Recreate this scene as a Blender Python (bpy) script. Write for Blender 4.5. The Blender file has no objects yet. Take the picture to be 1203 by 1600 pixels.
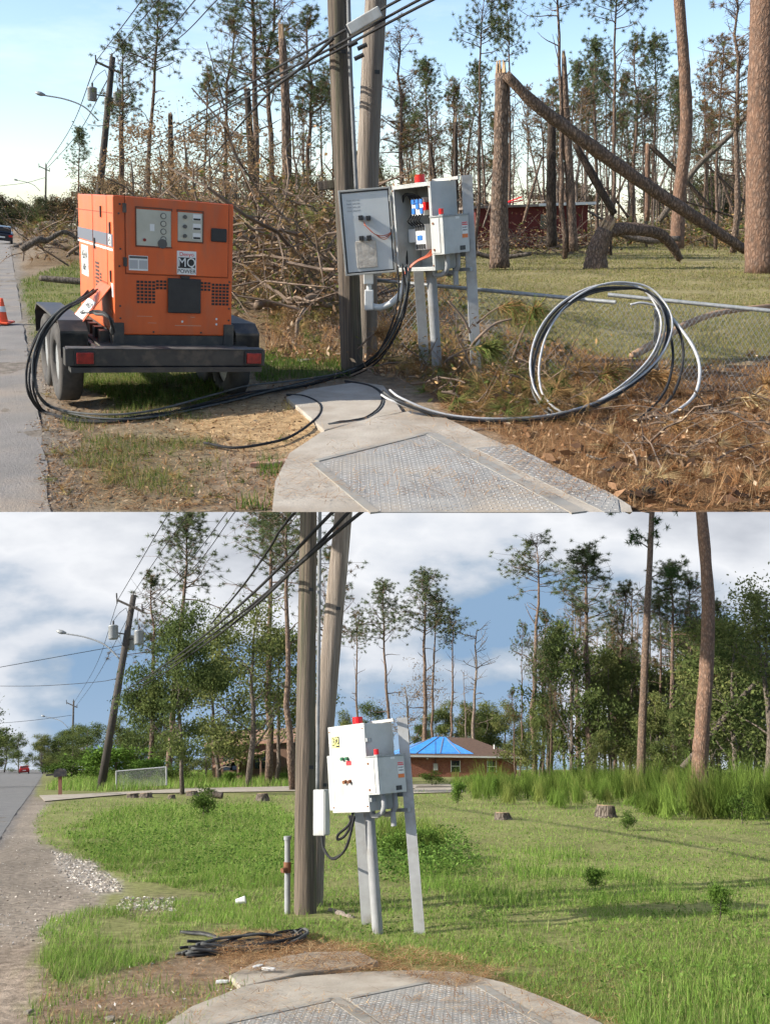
import bpy, math, random
import numpy as np
from mathutils import Vector, Matrix
R = math.radians
sc = bpy.context.scene
C = sc.collection
# ---------------------------------------------------------------- camera, sky, sun, exposure
F, CX, CY, EYE = 1400.0, 601.5, 800.0, 1.65       # focal length and centre in photo pixels, eye height
cam = bpy.data.cameras.new('camera'); cam_o = bpy.data.objects.new('camera', cam); C.objects.link(cam_o)
cam.sensor_fit = 'HORIZONTAL'; cam.sensor_width = 36; cam.lens = 36 * F / 1203
cam.clip_start = 0.05; cam.clip_end = 3000
cam_o.location = (0, 0, 0); cam_o.rotation_euler = (R(90), 0, 0)
sc.camera = cam_o
SUN_EL, SUN_AZ = 27.5, 75.0                        # azimuth measured from behind the viewer towards the left
ss = Vector((-math.sin(R(SUN_AZ)) * math.cos(R(SUN_EL)), -math.cos(R(SUN_AZ)) * math.cos(R(SUN_EL)), math.sin(R(SUN_EL))))
sun = bpy.data.lights.new('sun', 'SUN'); sun.energy = 5.0; sun.angle = R(0.55); sun.color = (1.0, 0.93, 0.82)
sun_o = bpy.data.objects.new('sun', sun); C.objects.link(sun_o)
sun_o.rotation_euler = (-ss).to_track_quat('-Z', 'Y').to_euler()
sc.view_settings.view_transform = 'Standard'; sc.view_settings.look = 'None'
sc.view_settings.exposure = 0.98; sc.view_settings.gamma = 1.0; sc.view_settings.use_curve_mapping = False
sc.render.engine = 'CYCLES'
sc.cycles.use_denoising = True
sc.cycles.use_adaptive_sampling = True; sc.cycles.adaptive_threshold = 0.03
sc.cycles.max_bounces = 4; sc.cycles.diffuse_bounces = 2; sc.cycles.transparent_max_bounces = 4
A_HOR, B_HOR = 350.0, 1195.0
TH_A = math.atan((CY - A_HOR) / F); TH_B = -math.atan((B_HOR - CY) / F)
w = bpy.data.worlds.new('World'); sc.world = w; w.use_nodes = True
nt = w.node_tree; nt.nodes.clear()
def wn(t, **k):
    n = nt.nodes.new(t)
    for a, b in k.items(): setattr(n, a, b)
    return n
wo = wn('ShaderNodeOutputWorld'); bg = wn('ShaderNodeBackground'); sky = wn('ShaderNodeTexSky', sky_type='NISHITA')
sky.sun_disc = False; sky.sun_elevation = R(38); sky.sun_rotation = math.atan2(ss.x, ss.y)
sky.air_density = 1.0; sky.dust_density = .7; sky.ozone_density = 1.6; sky.altitude = 0
tc = wn('ShaderNodeTexCoord'); mp = wn('ShaderNodeMapping', vector_type='POINT'); mp.inputs['Rotation'].default_value = (-TH_A, 0, 0)
nt.links.new(tc.outputs['Generated'], mp.inputs['Vector']); nt.links.new(mp.outputs[0], sky.inputs['Vector'])
# thin high cloud veil
m2 = wn('ShaderNodeMapping'); m2.inputs['Scale'].default_value = (2.2, 2.2, 9)
nz = wn('ShaderNodeTexNoise'); nz.inputs['Scale'].default_value = 1.6; nz.inputs['Detail'].default_value = 7; nz.inputs['Roughness'].default_value = .6
rp = wn('ShaderNodeValToRGB'); rp.color_ramp.elements[0].position = .5; rp.color_ramp.elements[1].position = .78
rp.color_ramp.elements[1].color = (.4, .4, .4, 1)
mx = wn('ShaderNodeMixRGB'); mx.inputs[2].default_value = (5.6, 5.9, 6.3, 1)
nt.links.new(mp.outputs[0], m2.inputs[0]); nt.links.new(m2.outputs[0], nz.inputs['Vector']); nt.links.new(nz.outputs[0], rp.inputs[0])
nt.links.new(rp.outputs[0], mx.inputs[0]); nt.links.new(sky.outputs[0], mx.inputs[1]); nt.links.new(mx.outputs[0], bg.inputs[0])
bg.inputs[1].default_value = 0.12
nt.links.new(bg.outputs[0], wo.inputs[0])

# ---------------------------------------------------------------- helpers
class Place:
    """A level place (x right, y away, z up, viewer at z = EYE); M sets it rigidly into the world."""
    def __init__(s, th):
        s.th = th
        s.M = Matrix.Rotation(th, 4, 'X') @ Matrix.Translation((0, 0, -EYE))
        c, k = math.cos(-th), math.sin(-th); s.c, s.k = c, k
    def d(s, px, py):
        x = (px - CX) / F; z = -(py - CY) / F
        return np.array([x, s.c - s.k * z, s.k + s.c * z])
    def G(s, px, py, z=0.0):
        d = s.d(px, py); t = (z - EYE) / d[2]
        return Vector((d[0] * t, d[1] * t, z))
    def P(s, px, py, dep):
        d = s.d(px, py); t = dep / d[1]
        return Vector((d[0] * t, dep, EYE + d[2] * t))
    def Gv(s, px, py, z=0.0):
        x = (px - CX) / F; zz = -(py - CY) / F
        dy = s.c - s.k * zz; dz = s.k + s.c * zz; t = (z - EYE) / dz
        return np.stack([x * t, dy * t, np.full_like(t, z) if np.isscalar(z) else z], 1)
    def mpp(s, px, py, dep): return (s.P(px + 1, py, dep) - s.P(px, py, dep)).length
    def frame(s, px, py, yaw=0, lean=0.0, z=0.0, dep=None):
        o = s.G(px, py, z) if dep is None else s.P(px, py, dep)
        up = (s.P(px + lean * 100, py - 100, o.y) - s.P(px, py, o.y)).normalized()
        f = Vector((-math.sin(R(yaw)), math.cos(R(yaw)), 0)); r = f.cross(up).normalized(); f = up.cross(r)
        m = Matrix((r, f, up)).transposed().to_4x4(); m.translation = o
        return m
PA, PB = Place(TH_A), Place(TH_B)

class MB:
    def __init__(s): s.v = []; s.f = []; s.n = 0; s.c = []; s.mi = []
    def add(s, v, f, col=None, mi=0):
        s.v.append(np.asarray(v, float).reshape(-1, 3)); k = len(s.v[-1])
        for q in f: s.f.append([i + s.n for i in q]); s.mi.append(mi)
        s.c.append(np.tile(col if col is not None else (1, 1, 1), (k, 1)) if col is None or np.ndim(col) == 1 else col)
        s.n += k; return s
    def box(s, x0, x1, y0, y1, z0, z1, m=None, mi=0):
        v = [(x, y, z) for z in (z0, z1) for y in (y0, y1) for x in (x0, x1)]
        if m is not None: v = [m @ Vector(p) for p in v]
        return s.add(v, [(0, 2, 3, 1), (4, 5, 7, 6), (0, 1, 5, 4), (2, 6, 7, 3), (0, 4, 6, 2), (1, 3, 7, 5)], mi=mi)
    def tube(s, pts, rad, n=8, cap=True, jit=0, col=None, rng=None):
        P = np.array([tuple(p) for p in pts], float); m = len(P)
        rad = np.full(m, rad, float) if np.isscalar(rad) else np.asarray(rad, float)
        T = np.gradient(P, axis=0); T /= np.linalg.norm(T, axis=1)[:, None] + 1e-12
        ref = np.array([0, 0, 1.]) if abs(T[0][2]) < .9 else np.array([1., 0, 0])
        U = np.cross(T[0], ref); U /= np.linalg.norm(U); vs = []
        a = np.arange(n) * 2 * math.pi / n
        for i in range(m):
            U = U - T[i] * U.dot(T[i]); U /= np.linalg.norm(U) + 1e-12; W = np.cross(T[i], U)
            rr = rad[i] * (1 + (rng.uniform(-jit, jit, n) if jit else 0)) * np.ones(n)
            vs.append(P[i] + np.outer(np.cos(a) * rr, U) + np.outer(np.sin(a) * rr, W))
        f = [(i * n + j, i * n + (j + 1) % n, (i + 1) * n + (j + 1) % n, (i + 1) * n + j) for i in range(m - 1) for j in range(n)]
        if cap: f += [tuple(range(n))[::-1], tuple((m - 1) * n + j for j in range(n))]
        return s.add(np.concatenate(vs), f, col)
    def cyl(s, p, q, r, n=12, r2=None): return s.tube([p, q], [r, r if r2 is None else r2], n)
    def prism(s, poly, z0, z1):
        n = len(poly); v = [(p[0], p[1], z0) for p in poly] + [(p[0], p[1], z1) for p in poly]
        a = sum(poly[i][0] * poly[(i + 1) % n][1] - poly[(i + 1) % n][0] * poly[i][1] for i in range(n))
        f = [tuple(range(n))[::-1], tuple(range(n, 2 * n))] + [(i, (i + 1) % n, n + (i + 1) % n, n + i) for i in range(n)]
        return s.add(v, f if a > 0 else [q[::-1] for q in f])
    def prism2(s, bot, top, z0, z1):
        n = len(top); v = [(p[0], p[1], z0) for p in bot] + [(p[0], p[1], z1) for p in top]
        a = sum(top[i][0] * top[(i + 1) % n][1] - top[(i + 1) % n][0] * top[i][1] for i in range(n))
        f = [tuple(range(n))[::-1], tuple(range(n, 2 * n))] + [(i, (i + 1) % n, n + (i + 1) % n, n + i) for i in range(n)]
        return s.add(v, f if a > 0 else [q[::-1] for q in f])
    def mesh(s, name, mat, smooth=False):
        me = bpy.data.meshes.new(name)
        v = np.concatenate(s.v); me.from_pydata(v.tolist(), [], s.f)
        if any(np.ndim(c) and (c != 1).any() for c in s.c):
            a = me.color_attributes.new('col', 'FLOAT_COLOR', 'POINT'); c = np.concatenate(s.c)
            a.data.foreach_set('color', np.concatenate([c, np.ones((len(c), 1))], 1).astype(np.float32).ravel())
        for m in (mat if isinstance(mat, (list, tuple)) else [mat]): me.materials.append(m)
        if any(s.mi): me.polygons.foreach_set('material_index', s.mi)
        if smooth: me.polygons.foreach_set('use_smooth', [True] * len(me.polygons))
        return me
    def obj(s, name, mat, parent=None, smooth=False, bevel=0):
        return link(name, s.mesh(name, mat, smooth), parent, bevel)
def link(name, data, parent=None, bevel=0):
    o = bpy.data.objects.new(name, data); C.objects.link(o)
    if parent is not None: o.parent = parent
    if bevel:
        b = o.modifiers.new('bevel', 'BEVEL'); b.width = bevel; b.segments = 2; b.limit_method = 'ANGLE'; b.angle_limit = R(40)
    return o
def tri_mesh(name, V, mat, col=None, parent=None, nv=3):
    """V: (n*nv,3) loose triangles or quads, fast path."""
    me = bpy.data.meshes.new(name); V = np.ascontiguousarray(V, np.float32); n = len(V)
    me.vertices.add(n); me.vertices.foreach_set('co', V.ravel()); me.loops.add(n)
    me.loops.foreach_set('vertex_index', np.arange(n, dtype=np.int32))
    me.polygons.add(n // nv); me.polygons.foreach_set('loop_start', np.arange(0, n, nv, dtype=np.int32))
    me.update(calc_edges=True)
    if col is not None:
        a = me.color_attributes.new('col', 'FLOAT_COLOR', 'POINT')
        a.data.foreach_set('color', np.concatenate([col, np.ones((n, 1))], 1).astype(np.float32).ravel())
    me.materials.append(mat)
    return link(name, me, parent)
def tag(o, label=None, cat=None, group=None, kind=None):
    for k, v in (('label', label), ('category', cat), ('group', group), ('kind', kind)):
        if v: o[k] = v
    return o
def thing(place, name, label, cat, m=None, group=None):
    o = bpy.data.objects.new(name, None); C.objects.link(o); o.empty_display_size = .2
    o.matrix_world = place.M @ (m if m is not None else Matrix())
    return tag(o, label, cat, group)
def put(place, o, m=None):
    o.matrix_world = place.M @ (m if m is not None else Matrix()); return o
def recenter(mb, o):
    o = Vector(o); a = np.array(o)
    mb.v = [v - a for v in mb.v]; return Matrix.Translation(o)
def copy_tree(o, parent=None):
    c = o.copy(); C.objects.link(c); c.parent = parent
    for ch in list(o.children): copy_tree(ch, c)
    return c
def spline(pts, n=8):
    """Catmull-Rom through points."""
    P = [np.array(tuple(p), float) for p in pts]; P = [2 * P[0] - P[1]] + P + [2 * P[-1] - P[-2]]; out = []
    for i in range(1, len(P) - 2):
        for t in np.arange(n) / n:
            a, b, c, d = P[i - 1:i + 3]
            out.append(.5 * (2 * b + (c - a) * t + (2 * a - 5 * b + 4 * c - d) * t * t + (3 * b - a - 3 * c + d) * t ** 3))
    out.append(P[-2]); return np.array(out)
def vnoise(x, y, seed=0):
    xi = np.floor(x).astype(np.int64); yi = np.floor(y).astype(np.int64); fx = x - xi; fy = y - yi
    fx = fx * fx * (3 - 2 * fx); fy = fy * fy * (3 - 2 * fy)
    def h(a, b):
        k = (a * 374761393 + b * 668265263 + seed * 974634777) & 0x7fffffff; k = ((k ^ (k >> 13)) * 1274126177) & 0x7fffffff
        return ((k ^ (k >> 16)) & 0xffff) / 65535.0
    return (h(xi, yi) * (1 - fx) + h(xi + 1, yi) * fx) * (1 - fy) + (h(xi, yi + 1) * (1 - fx) + h(xi + 1, yi + 1) * fx) * fy
def fbm(x, y, seed=0, o=4):
    s = 0; a = .5
    for i in range(o): s = s + a * vnoise(x * 2 ** i, y * 2 ** i, seed + i); a *= .5
    return s / (1 - .5 ** o)
def in_poly(px, py, poly):
    ins = np.zeros(len(px), bool); n = len(poly); j = n - 1
    for i in range(n):
        xi, yi = poly[i]; xj, yj = poly[j]
        c = ((yi > py) != (yj > py)) & (px < (xj - xi) * (py - yi) / (yj - yi + 1e-9) + xi); ins ^= c; j = i
    return ins

# ---------------------------------------------------------------- materials
def mat(name, c, c2=None, scale=6.0, rough=.75, bump=0.0, bscale=None, metal=0.0, stretch=(1, 1, 1), attr=False, spec=.4, lo=.35, hi=.65, dirt=None, dscale=1.5):
    m = bpy.data.materials.new(name); m.use_nodes = True; t = m.node_tree; b = t.nodes['Principled BSDF']
    N = t.nodes.new; L = t.links.new
    b.inputs['Roughness'].default_value = rough; b.inputs['Metallic'].default_value = metal; b.inputs['Specular IOR Level'].default_value = spec
    tc = N('ShaderNodeTexCoord'); mp = N('ShaderNodeMapping'); mp.inputs['Scale'].default_value = stretch; L(tc.outputs['Object'], mp.inputs[0])
    def noise(s, d=6):
        n = N('ShaderNodeTexNoise'); n.inputs['Scale'].default_value = s; n.inputs['Detail'].default_value = d; n.inputs['Roughness'].default_value = .62
        L(mp.outputs[0], n.inputs['Vector']); return n
    out = None
    if c2 is not None:
        n = noise(scale); r = N('ShaderNodeValToRGB'); r.color_ramp.elements[0].position = lo; r.color_ramp.elements[1].position = hi
        r.color_ramp.elements[0].color = (*c, 1); r.color_ramp.elements[1].color = (*c2, 1); L(n.outputs[0], r.inputs[0]); out = r.outputs[0]
    if dirt is not None:
        n = noise(dscale, 9); r = N('ShaderNodeValToRGB'); r.color_ramp.elements[0].position = .5; r.color_ramp.elements[1].position = .72
        L(n.outputs[0], r.inputs[0]); x = N('ShaderNodeMixRGB'); x.inputs[2].default_value = (*dirt, 1); L(r.outputs[0], x.inputs[0])
        if out is None: x.inputs[1].default_value = (*c, 1)
        else: L(out, x.inputs[1])
        out = x.outputs[0]
    if attr:
        a = N('ShaderNodeVertexColor'); a.layer_name = 'col'
        if out is None: out = a.outputs[0]
        else:
            x = N('ShaderNodeMixRGB'); x.blend_type = 'MULTIPLY'; x.inputs[0].default_value = 1; L(a.outputs[0], x.inputs[1]); L(out, x.inputs[2]); out = x.outputs[0]
    if out is None: b.inputs['Base Color'].default_value = (*c, 1)
    else: L(out, b.inputs['Base Color'])
    if bump:
        n = noise(bscale or scale * 3, 8); k = N('ShaderNodeBump'); k.inputs['Strength'].default_value = min(1, bump); k.inputs['Distance'].default_value = .02
        L(n.outputs[0], k.inputs['Height']); L(k.outputs[0], b.inputs['Normal'])
    return m
def leaf_mat(name, tl=.35, c=None):
    m = bpy.data.materials.new(name); m.use_nodes = True; t = m.node_tree; t.nodes.clear(); N = t.nodes.new; L = t.links.new
    o = N('ShaderNodeOutputMaterial'); d = N('ShaderNodeBsdfDiffuse'); tr = N('ShaderNodeBsdfTranslucent'); x = N('ShaderNodeMixShader'); x.inputs[0].default_value = tl
    if c is None:
        a = N('ShaderNodeVertexColor'); a.layer_name = 'col'; L(a.outputs[0], d.inputs[0]); L(a.outputs[0], tr.inputs[0])
    else: d.inputs[0].default_value = (*c, 1); tr.inputs[0].default_value = (*c, 1)
    L(d.outputs[0], x.inputs[1]); L(tr.outputs[0], x.inputs[2]); L(x.outputs[0], o.inputs[0]); return m
def bark_mat(name, plate, crack, sc=(9, 9, 3.2), w=.1, var=None, bump=1.0):
    m = bpy.data.materials.new(name); m.use_nodes = True; t = m.node_tree; b = t.nodes['Principled BSDF']; N = t.nodes.new; L = t.links.new
    b.inputs['Roughness'].default_value = .9; b.inputs['Specular IOR Level'].default_value = .15
    tc = N('ShaderNodeTexCoord'); mp = N('ShaderNodeMapping'); mp.inputs['Scale'].default_value = sc; L(tc.outputs['Object'], mp.inputs[0])
    nz = N('ShaderNodeTexNoise'); nz.inputs['Scale'].default_value = 1.3; nz.inputs['Detail'].default_value = 5; L(mp.outputs[0], nz.inputs['Vector'])
    ad = N('ShaderNodeMixRGB'); ad.blend_type = 'ADD'; ad.inputs[0].default_value = .9; L(mp.outputs[0], ad.inputs[1]); L(nz.outputs['Color'], ad.inputs[2])
    v = N('ShaderNodeTexVoronoi'); v.feature = 'DISTANCE_TO_EDGE'; v.inputs['Scale'].default_value = 1.0; L(ad.outputs[0], v.inputs['Vector'])
    r = N('ShaderNodeValToRGB'); r.color_ramp.elements[0].color = (*crack, 1); r.color_ramp.elements[1].position = w; r.color_ramp.elements[1].color = (1, 1, 1, 1)
    L(v.outputs['Distance'], r.inputs[0])
    n2 = N('ShaderNodeTexNoise'); n2.inputs['Scale'].default_value = .9; n2.inputs['Detail'].default_value = 8; L(mp.outputs[0], n2.inputs['Vector'])
    r2 = N('ShaderNodeValToRGB'); r2.color_ramp.elements[0].position = .35; r2.color_ramp.elements[1].position = .68
    r2.color_ramp.elements[0].color = (*plate, 1); r2.color_ramp.elements[1].color = (*(var or [k * .55 for k in plate]), 1); L(n2.outputs[0], r2.inputs[0])
    x = N('ShaderNodeMixRGB'); x.blend_type = 'MULTIPLY'; x.inputs[0].default_value = 1; L(r2.outputs[0], x.inputs[1]); L(r.outputs[0], x.inputs[2]); L(x.outputs[0], b.inputs['Base Color'])
    k = N('ShaderNodeBump'); k.inputs['Strength'].default_value = bump; k.inputs['Distance'].default_value = .04; L(r.outputs[0], k.inputs['Height']); L(k.outputs[0], b.inputs['Normal'])
    return m
BARK = bark_mat('pine_bark', (.25, .175, .128), (.45, .42, .4), sc=(11, 11, 4.5), var=(.12, .095, .08), w=.3)  # plate tone lightened in place of haze over the background pines
BARK_RED = bark_mat('pine_bark_red', (.27, .17, .118), (.55, .5, .48), sc=(9, 9, 4.2), var=(.16, .115, .09), w=.4)
BARK_GREY = bark_mat('grey_bark', (.17, .14, .115), (.45, .43, .4), sc=(14, 14, 3), var=(.1, .085, .07))
BARK_DARK = bark_mat('dark_bark', (.1, .078, .062), (.5, .47, .45), sc=(12, 12, 3.5), w=.3)
BARK_PALE_HAZE = bark_mat('pale_haze_bark', (.29, .235, .19), (.5, .47, .45), sc=(11, 11, 4), var=(.19, .155, .13), w=.3)  # storm-damaged grey-brown bark, paled further to stand in for distance haze
FRESH = mat('splintered_wood', (.4, .28, .16), (.2, .13, .08), 9, .8, .5, stretch=(1, 1, .2))
TWIG = mat('dry_twig', (.19, .135, .095), (.085, .06, .044), 2, .9, lo=.4, hi=.6)
LEAF = leaf_mat('foliage'); STRAW = leaf_mat('straw', .2); GRASS = leaf_mat('grass_blades', .4)
POLEW = mat('weathered_pole_wood', (.16, .125, .093), (.055, .044, .035), 2.6, .9, 1, 6, stretch=(15, 15, .28), lo=.36, hi=.6, dirt=(.07, .075, .04), dscale=.8)
POLEP = mat('pale_pole_wood', (.31, .265, .22), (.14, .118, .098), 2.6, .9, 1, 6, stretch=(15, 15, .28), lo=.34, hi=.62, dirt=(.14, .11, .085), dscale=.35)
POLED = mat('dark_creosote_pole', (.04, .034, .03), (.065, .056, .047), 3, .85, .6, 12, stretch=(5, 5, .4))
GALV = mat('galvanised_steel', (.3, .31, .31), (.2, .21, .21), 25, .55, metal=.35)
GREYP = mat('grey_enamel', (.4, .41, .395), (.34, .35, .335), 5, .5, dirt=(.27, .255, .225), dscale=2.2)
PALEP = mat('pale_enamel', (.44, .44, .415), (.375, .375, .355), 5, .5, dirt=(.33, .305, .26), dscale=2.6, stretch=(1.6, 1.6, .5))
DOORIN = mat('door_inside_enamel', (.46, .48, .475), (.41, .43, .425), 4, .4)
WHITEP = mat('white_pvc', (.55, .56, .55), (.47, .48, .47), 8, .4)
CONDUIT = mat('grey_conduit', (.27, .275, .28), (.22, .225, .225), 9, .6, dirt=(.17, .155, .13), dscale=3)
BLACKR = mat('black_cable', (.016, .016, .018), (.03, .03, .03), 8, .75, spec=.15)
BLUEC = mat('dusty_cable', (.05, .054, .055), (.1, .1, .095), 12, .75, spec=.2)
WHITEC = mat('white_cable', (.4, .4, .4), (.3, .3, .3), 10, .45)
BLACKP = mat('black_plastic', (.014, .014, .016), (.025, .025, .026), 8, .5)
BLACKS = mat('black_painted_steel', (.022, .022, .024), (.04, .038, .036), 6, .45, dirt=(.1, .08, .062), dscale=5)
RUBBER = mat('tyre_rubber', (.03, .029, .028), (.07, .063, .056), 7, .9)
ORANGE = mat('orange_enamel', (.58, .105, .022), (.46, .078, .017), 2.2, .45, dirt=(.36, .1, .045), dscale=3.2, stretch=(1.6, 1.6, .45), bump=.06, bscale=40)
RISER = mat('dull_grey_riser', (.17, .175, .18), (.12, .125, .125), 9, .7)
ORANGE_D = mat('orange_edge_shadow_gap', (.2, .04, .012), rough=.7)
REDL = mat('red_lens', (.55, .01, .012), (.42, .01, .01), 8, .25)
REDD = mat('dull_red_lens', (.28, .015, .012), (.14, .01, .01), 20, .35)
CONC = mat('weathered_concrete', (.36, .32, .265), (.27, .235, .19), 3.2, .9, .25, 40, dirt=(.22, .17, .12), dscale=1.3)
PLATE = mat('tread_plate_steel', (.27, .26, .24), (.2, .193, .18), 7, .75, metal=.05, dirt=(.33, .27, .2), dscale=1.1, spec=.25)
LUG = mat('worn_tread_lug', (.42, .41, .385), (.28, .27, .25), 3, .6, metal=.15, dirt=(.3, .25, .19), dscale=1.4)
STRIP = mat('worn_edge_strip', (.27, .255, .225), (.2, .19, .17), 5, .7, metal=.1, dirt=(.31, .26, .2), dscale=2)
RUST = mat('rust', (.22, .09, .04), (.13, .06, .035), 12, .9)
WHITE = mat('white_paint', (.6, .6, .58), rough=.5)
BLACK = mat('black_print', (.02, .02, .02), rough=.6)
REDPR = mat('red_print', (.55, .02, .03), rough=.6)
BLUEPL = mat('blue_plastic', (.03, .16, .5), rough=.4)
YELL = mat('yellow_label', (.62, .6, .2), rough=.6)
SILV = mat('clear_document_pouch', (.5, .46, .4), (.32, .29, .25), 9, .25, .5, 12)
GAUGE = mat('gauge_panel', (.42, .41, .34), (.36, .35, .29), 6, .35)
DARKG = mat('dark_dial', (.07, .07, .07), rough=.3)
WINDOW = mat('dark_window_glass', (.015, .02, .022), rough=.08, spec=.7)
DIRTM = None
# ---------------------------------------------------------------- terrain of both places
def place_hor(p): return A_HOR if p is PA else B_HOR
def relief(x, y, seed):
    f = np.clip((y - 6.35) / 1.5, 0, 1) * np.clip((60 - y) / 30, 0, 1)
    return ((fbm(x * 1.1, y * 1.1, seed) - .5) * .07 + (fbm(x * 5, y * 5, seed + 9) - .5) * .025) * f
def jitter(place, px, py, seed, k=1.0):
    g = place.Gv(px, py); d = np.hypot(g[:, 0], g[:, 1]); a = np.clip(130 / d, 1.5, 18) * k
    f = 1.6
    return px + (fbm(g[:, 0] * f, g[:, 1] * f, seed) - .5) * 2 * a * 1.6, py + (fbm(g[:, 0] * f + 50, g[:, 1] * f, seed + 5) - .5) * 2 * a * .7
def ground(place, name, rows, cols, base, regions, material, seed):
    PX, PY = np.meshgrid(cols, rows); px, py = PX.ravel(), PY.ravel(); g = place.Gv(px, py); g[:, 2] = relief(g[:, 0], g[:, 1], seed)
    acc = 0; rr = np.random.default_rng(seed); K = 8; sc_ = np.clip((py - place_hor(place)) / 300, .03, 1.4)
    for kk in range(K):
        jx, jy = jitter(place, px + rr.normal(0, 13, len(px)) * sc_, py + rr.normal(0, 7, len(px)) * sc_, seed, 1.3); col = np.tile(np.array(base, float), (len(px), 1))
        for poly, c in regions: col[in_poly(jx, jy, poly)] = c
        acc = acc + col
    col = acc / K
    v = (fbm(g[:, 0] * .8, g[:, 1] * .8, seed + 3) - .5)[:, None]; col = col * (1 + v * .7)
    nr, nc = len(rows), len(cols); mb = MB()
    f = [(r * nc + c, r * nc + c + 1, (r + 1) * nc + c + 1, (r + 1) * nc + c) for r in range(nr - 1) for c in range(nc - 1)]
    mb.add(g, f, col); o = mb.obj(name, material, smooth=True); put(place, o); return tag(o, kind='structure')
DIRT = mat('soil', (.62, .6, .58), (1.25, 1.22, 1.2), 9, .95, .8, 30, attr=True, spec=.1)
def rows_to(h, near):
    r = [near]; 
    while r[-1] > h + 6.5: r.append(h + 6 + (r[-1] - h - 6) * .965 - .25)
    return np.array(r)
ROAD_A = [(-11, 800), (80, 800), (68, 690), (42, 540), (20, 410), (11, 360), (-11, 360)]
LAWN_A = [(560, 425), (700, 395), (900, 372), (1420, 365), (1420, 540), (1080, 575), (930, 560), (760, 500), (640, 470)]
VERGE_A = [(30, 440), (110, 408), (200, 405), (420, 560), (330, 640), (190, 640), (120, 600), (60, 545)]
NEARG_A = [(150, 660), (300, 650), (330, 700), (300, 760), (330, 800), (120, 800), (110, 730)]
SAND_A = [(290, 650), (400, 622), (500, 622), (508, 680), (430, 715), (340, 705)]
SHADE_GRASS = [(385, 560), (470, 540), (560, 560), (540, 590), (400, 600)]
STRAW_A = [(640, 560), (800, 520), (960, 560), (1100, 580), (1420, 545), (1420, 800), (960, 800), (800, 690), (690, 640)]
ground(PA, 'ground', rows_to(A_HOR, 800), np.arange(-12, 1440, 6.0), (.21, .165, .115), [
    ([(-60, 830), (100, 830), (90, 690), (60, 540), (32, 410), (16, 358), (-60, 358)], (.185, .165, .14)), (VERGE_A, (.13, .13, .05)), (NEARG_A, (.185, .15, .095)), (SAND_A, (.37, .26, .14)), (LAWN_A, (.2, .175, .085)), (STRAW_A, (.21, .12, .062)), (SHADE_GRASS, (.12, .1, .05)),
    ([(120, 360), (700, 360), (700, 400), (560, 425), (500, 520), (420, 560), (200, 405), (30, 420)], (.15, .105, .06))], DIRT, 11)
ROAD_B = [(-400, 1318), (-4, 1316), (22, 1275), (48, 1240), (66, 1212), (68, 1203), (-400, 1203)]
GRAVEL_B = [(-400, 1318), (0, 1316), (50, 1243), (80, 1252), (56, 1285), (64, 1318), (118, 1340), (195, 1388), (150, 1405), (180, 1425), (90, 1440), (60, 1480), (-400, 1480)]
PAVE_B = [(-400, 1480), (50, 1470), (62, 1520), (52, 1580), (60, 1650), (-400, 1650)]
SOIL_B = [(62, 1515), (130, 1545), (200, 1520), (320, 1478), (450, 1468), (580, 1480), (580, 1510), (380, 1550), (260, 1600), (240, 1660), (60, 1660)]
SHELL_B = [(80, 1330), (140, 1345), (190, 1392), (150, 1398), (95, 1372)]
BARE_B = [(180, 1420), (260, 1405), (380, 1412), (330, 1425), (220, 1430)]
ground(PB, 'ground', rows_to(B_HOR, 1680), np.arange(-500, 1704, 8.0), (.18, .19, .075), [
    (GRAVEL_B, (.23, .2, .165)), ([(-400, 1330), (4, 1328), (30, 1280), (54, 1240), (70, 1205), (-400, 1200)], (.16, .15, .14)), (SHELL_B, (.34, .31, .27)), (PAVE_B, (.25, .205, .16)), (SOIL_B, (.19, .14, .095)), (BARE_B, (.27, .215, .16))], DIRT, 23)
ASPH = mat('worn_asphalt', (.19, .175, .16), (.14, .13, .12), 1.2, .95, .6, 60, dirt=(.24, .195, .15), dscale=.7)
ASPH2 = mat('dark_asphalt', (.15, .145, .14), (.11, .11, .11), 1.2, .9, .5, 60)
def sheet(place, name, poly, z, material, dens=14):
    pts = []
    for (a, b) in zip(poly, poly[1:] + poly[:1]):
        for t in np.arange(max(2, int(dens * math.dist(a, b) / 150))) / max(2, int(dens * math.dist(a, b) / 150)): pts.append((a[0] + (b[0] - a[0]) * t, a[1] + (b[1] - a[1]) * t))
    px = np.array([p[0] for p in pts], float); py = np.array([p[1] for p in pts], float); jx, jy = jitter(place, px, py, 77, .28)
    ok = (py < 799) & (py > place_hor(place) + 8) | (place is PB); jx[~ok] = px[~ok]; jy[~ok] = py[~ok]
    jy = np.maximum(jy, place_hor(place) + 6); jy = np.minimum(jy, 800) if place is PA else jy
    g = place.Gv(jx, jy); mb = MB(); g2 = place.Gv(jx, jy, np.where(jy > 799, z, z)); mb.prism2([(p[0], p[1]) for p in g], [(p[0], p[1]) for p in g2], 0.0 if place is PA else -.05, z); o = mb.obj(name, material); put(place, o); return tag(o, kind='structure')
sheet(PA, 'road', ROAD_A, .008, ASPH, 40); sheet(PB, 'road', ROAD_B, .012, ASPH2, 30)
sheet(PB, 'driveway', [(640, 1240), (722, 1238), (724, 1229), (652, 1228)], .05, CONC, 4)
DRIVE_B = [(70, 1252), (210, 1240), (470, 1236), (720, 1230), (720, 1225.5), (600, 1226), (300, 1232), (150, 1240), (62, 1243)]
sheet(PB, 'driveway', DRIVE_B, .05, CONC, 4)

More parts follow.
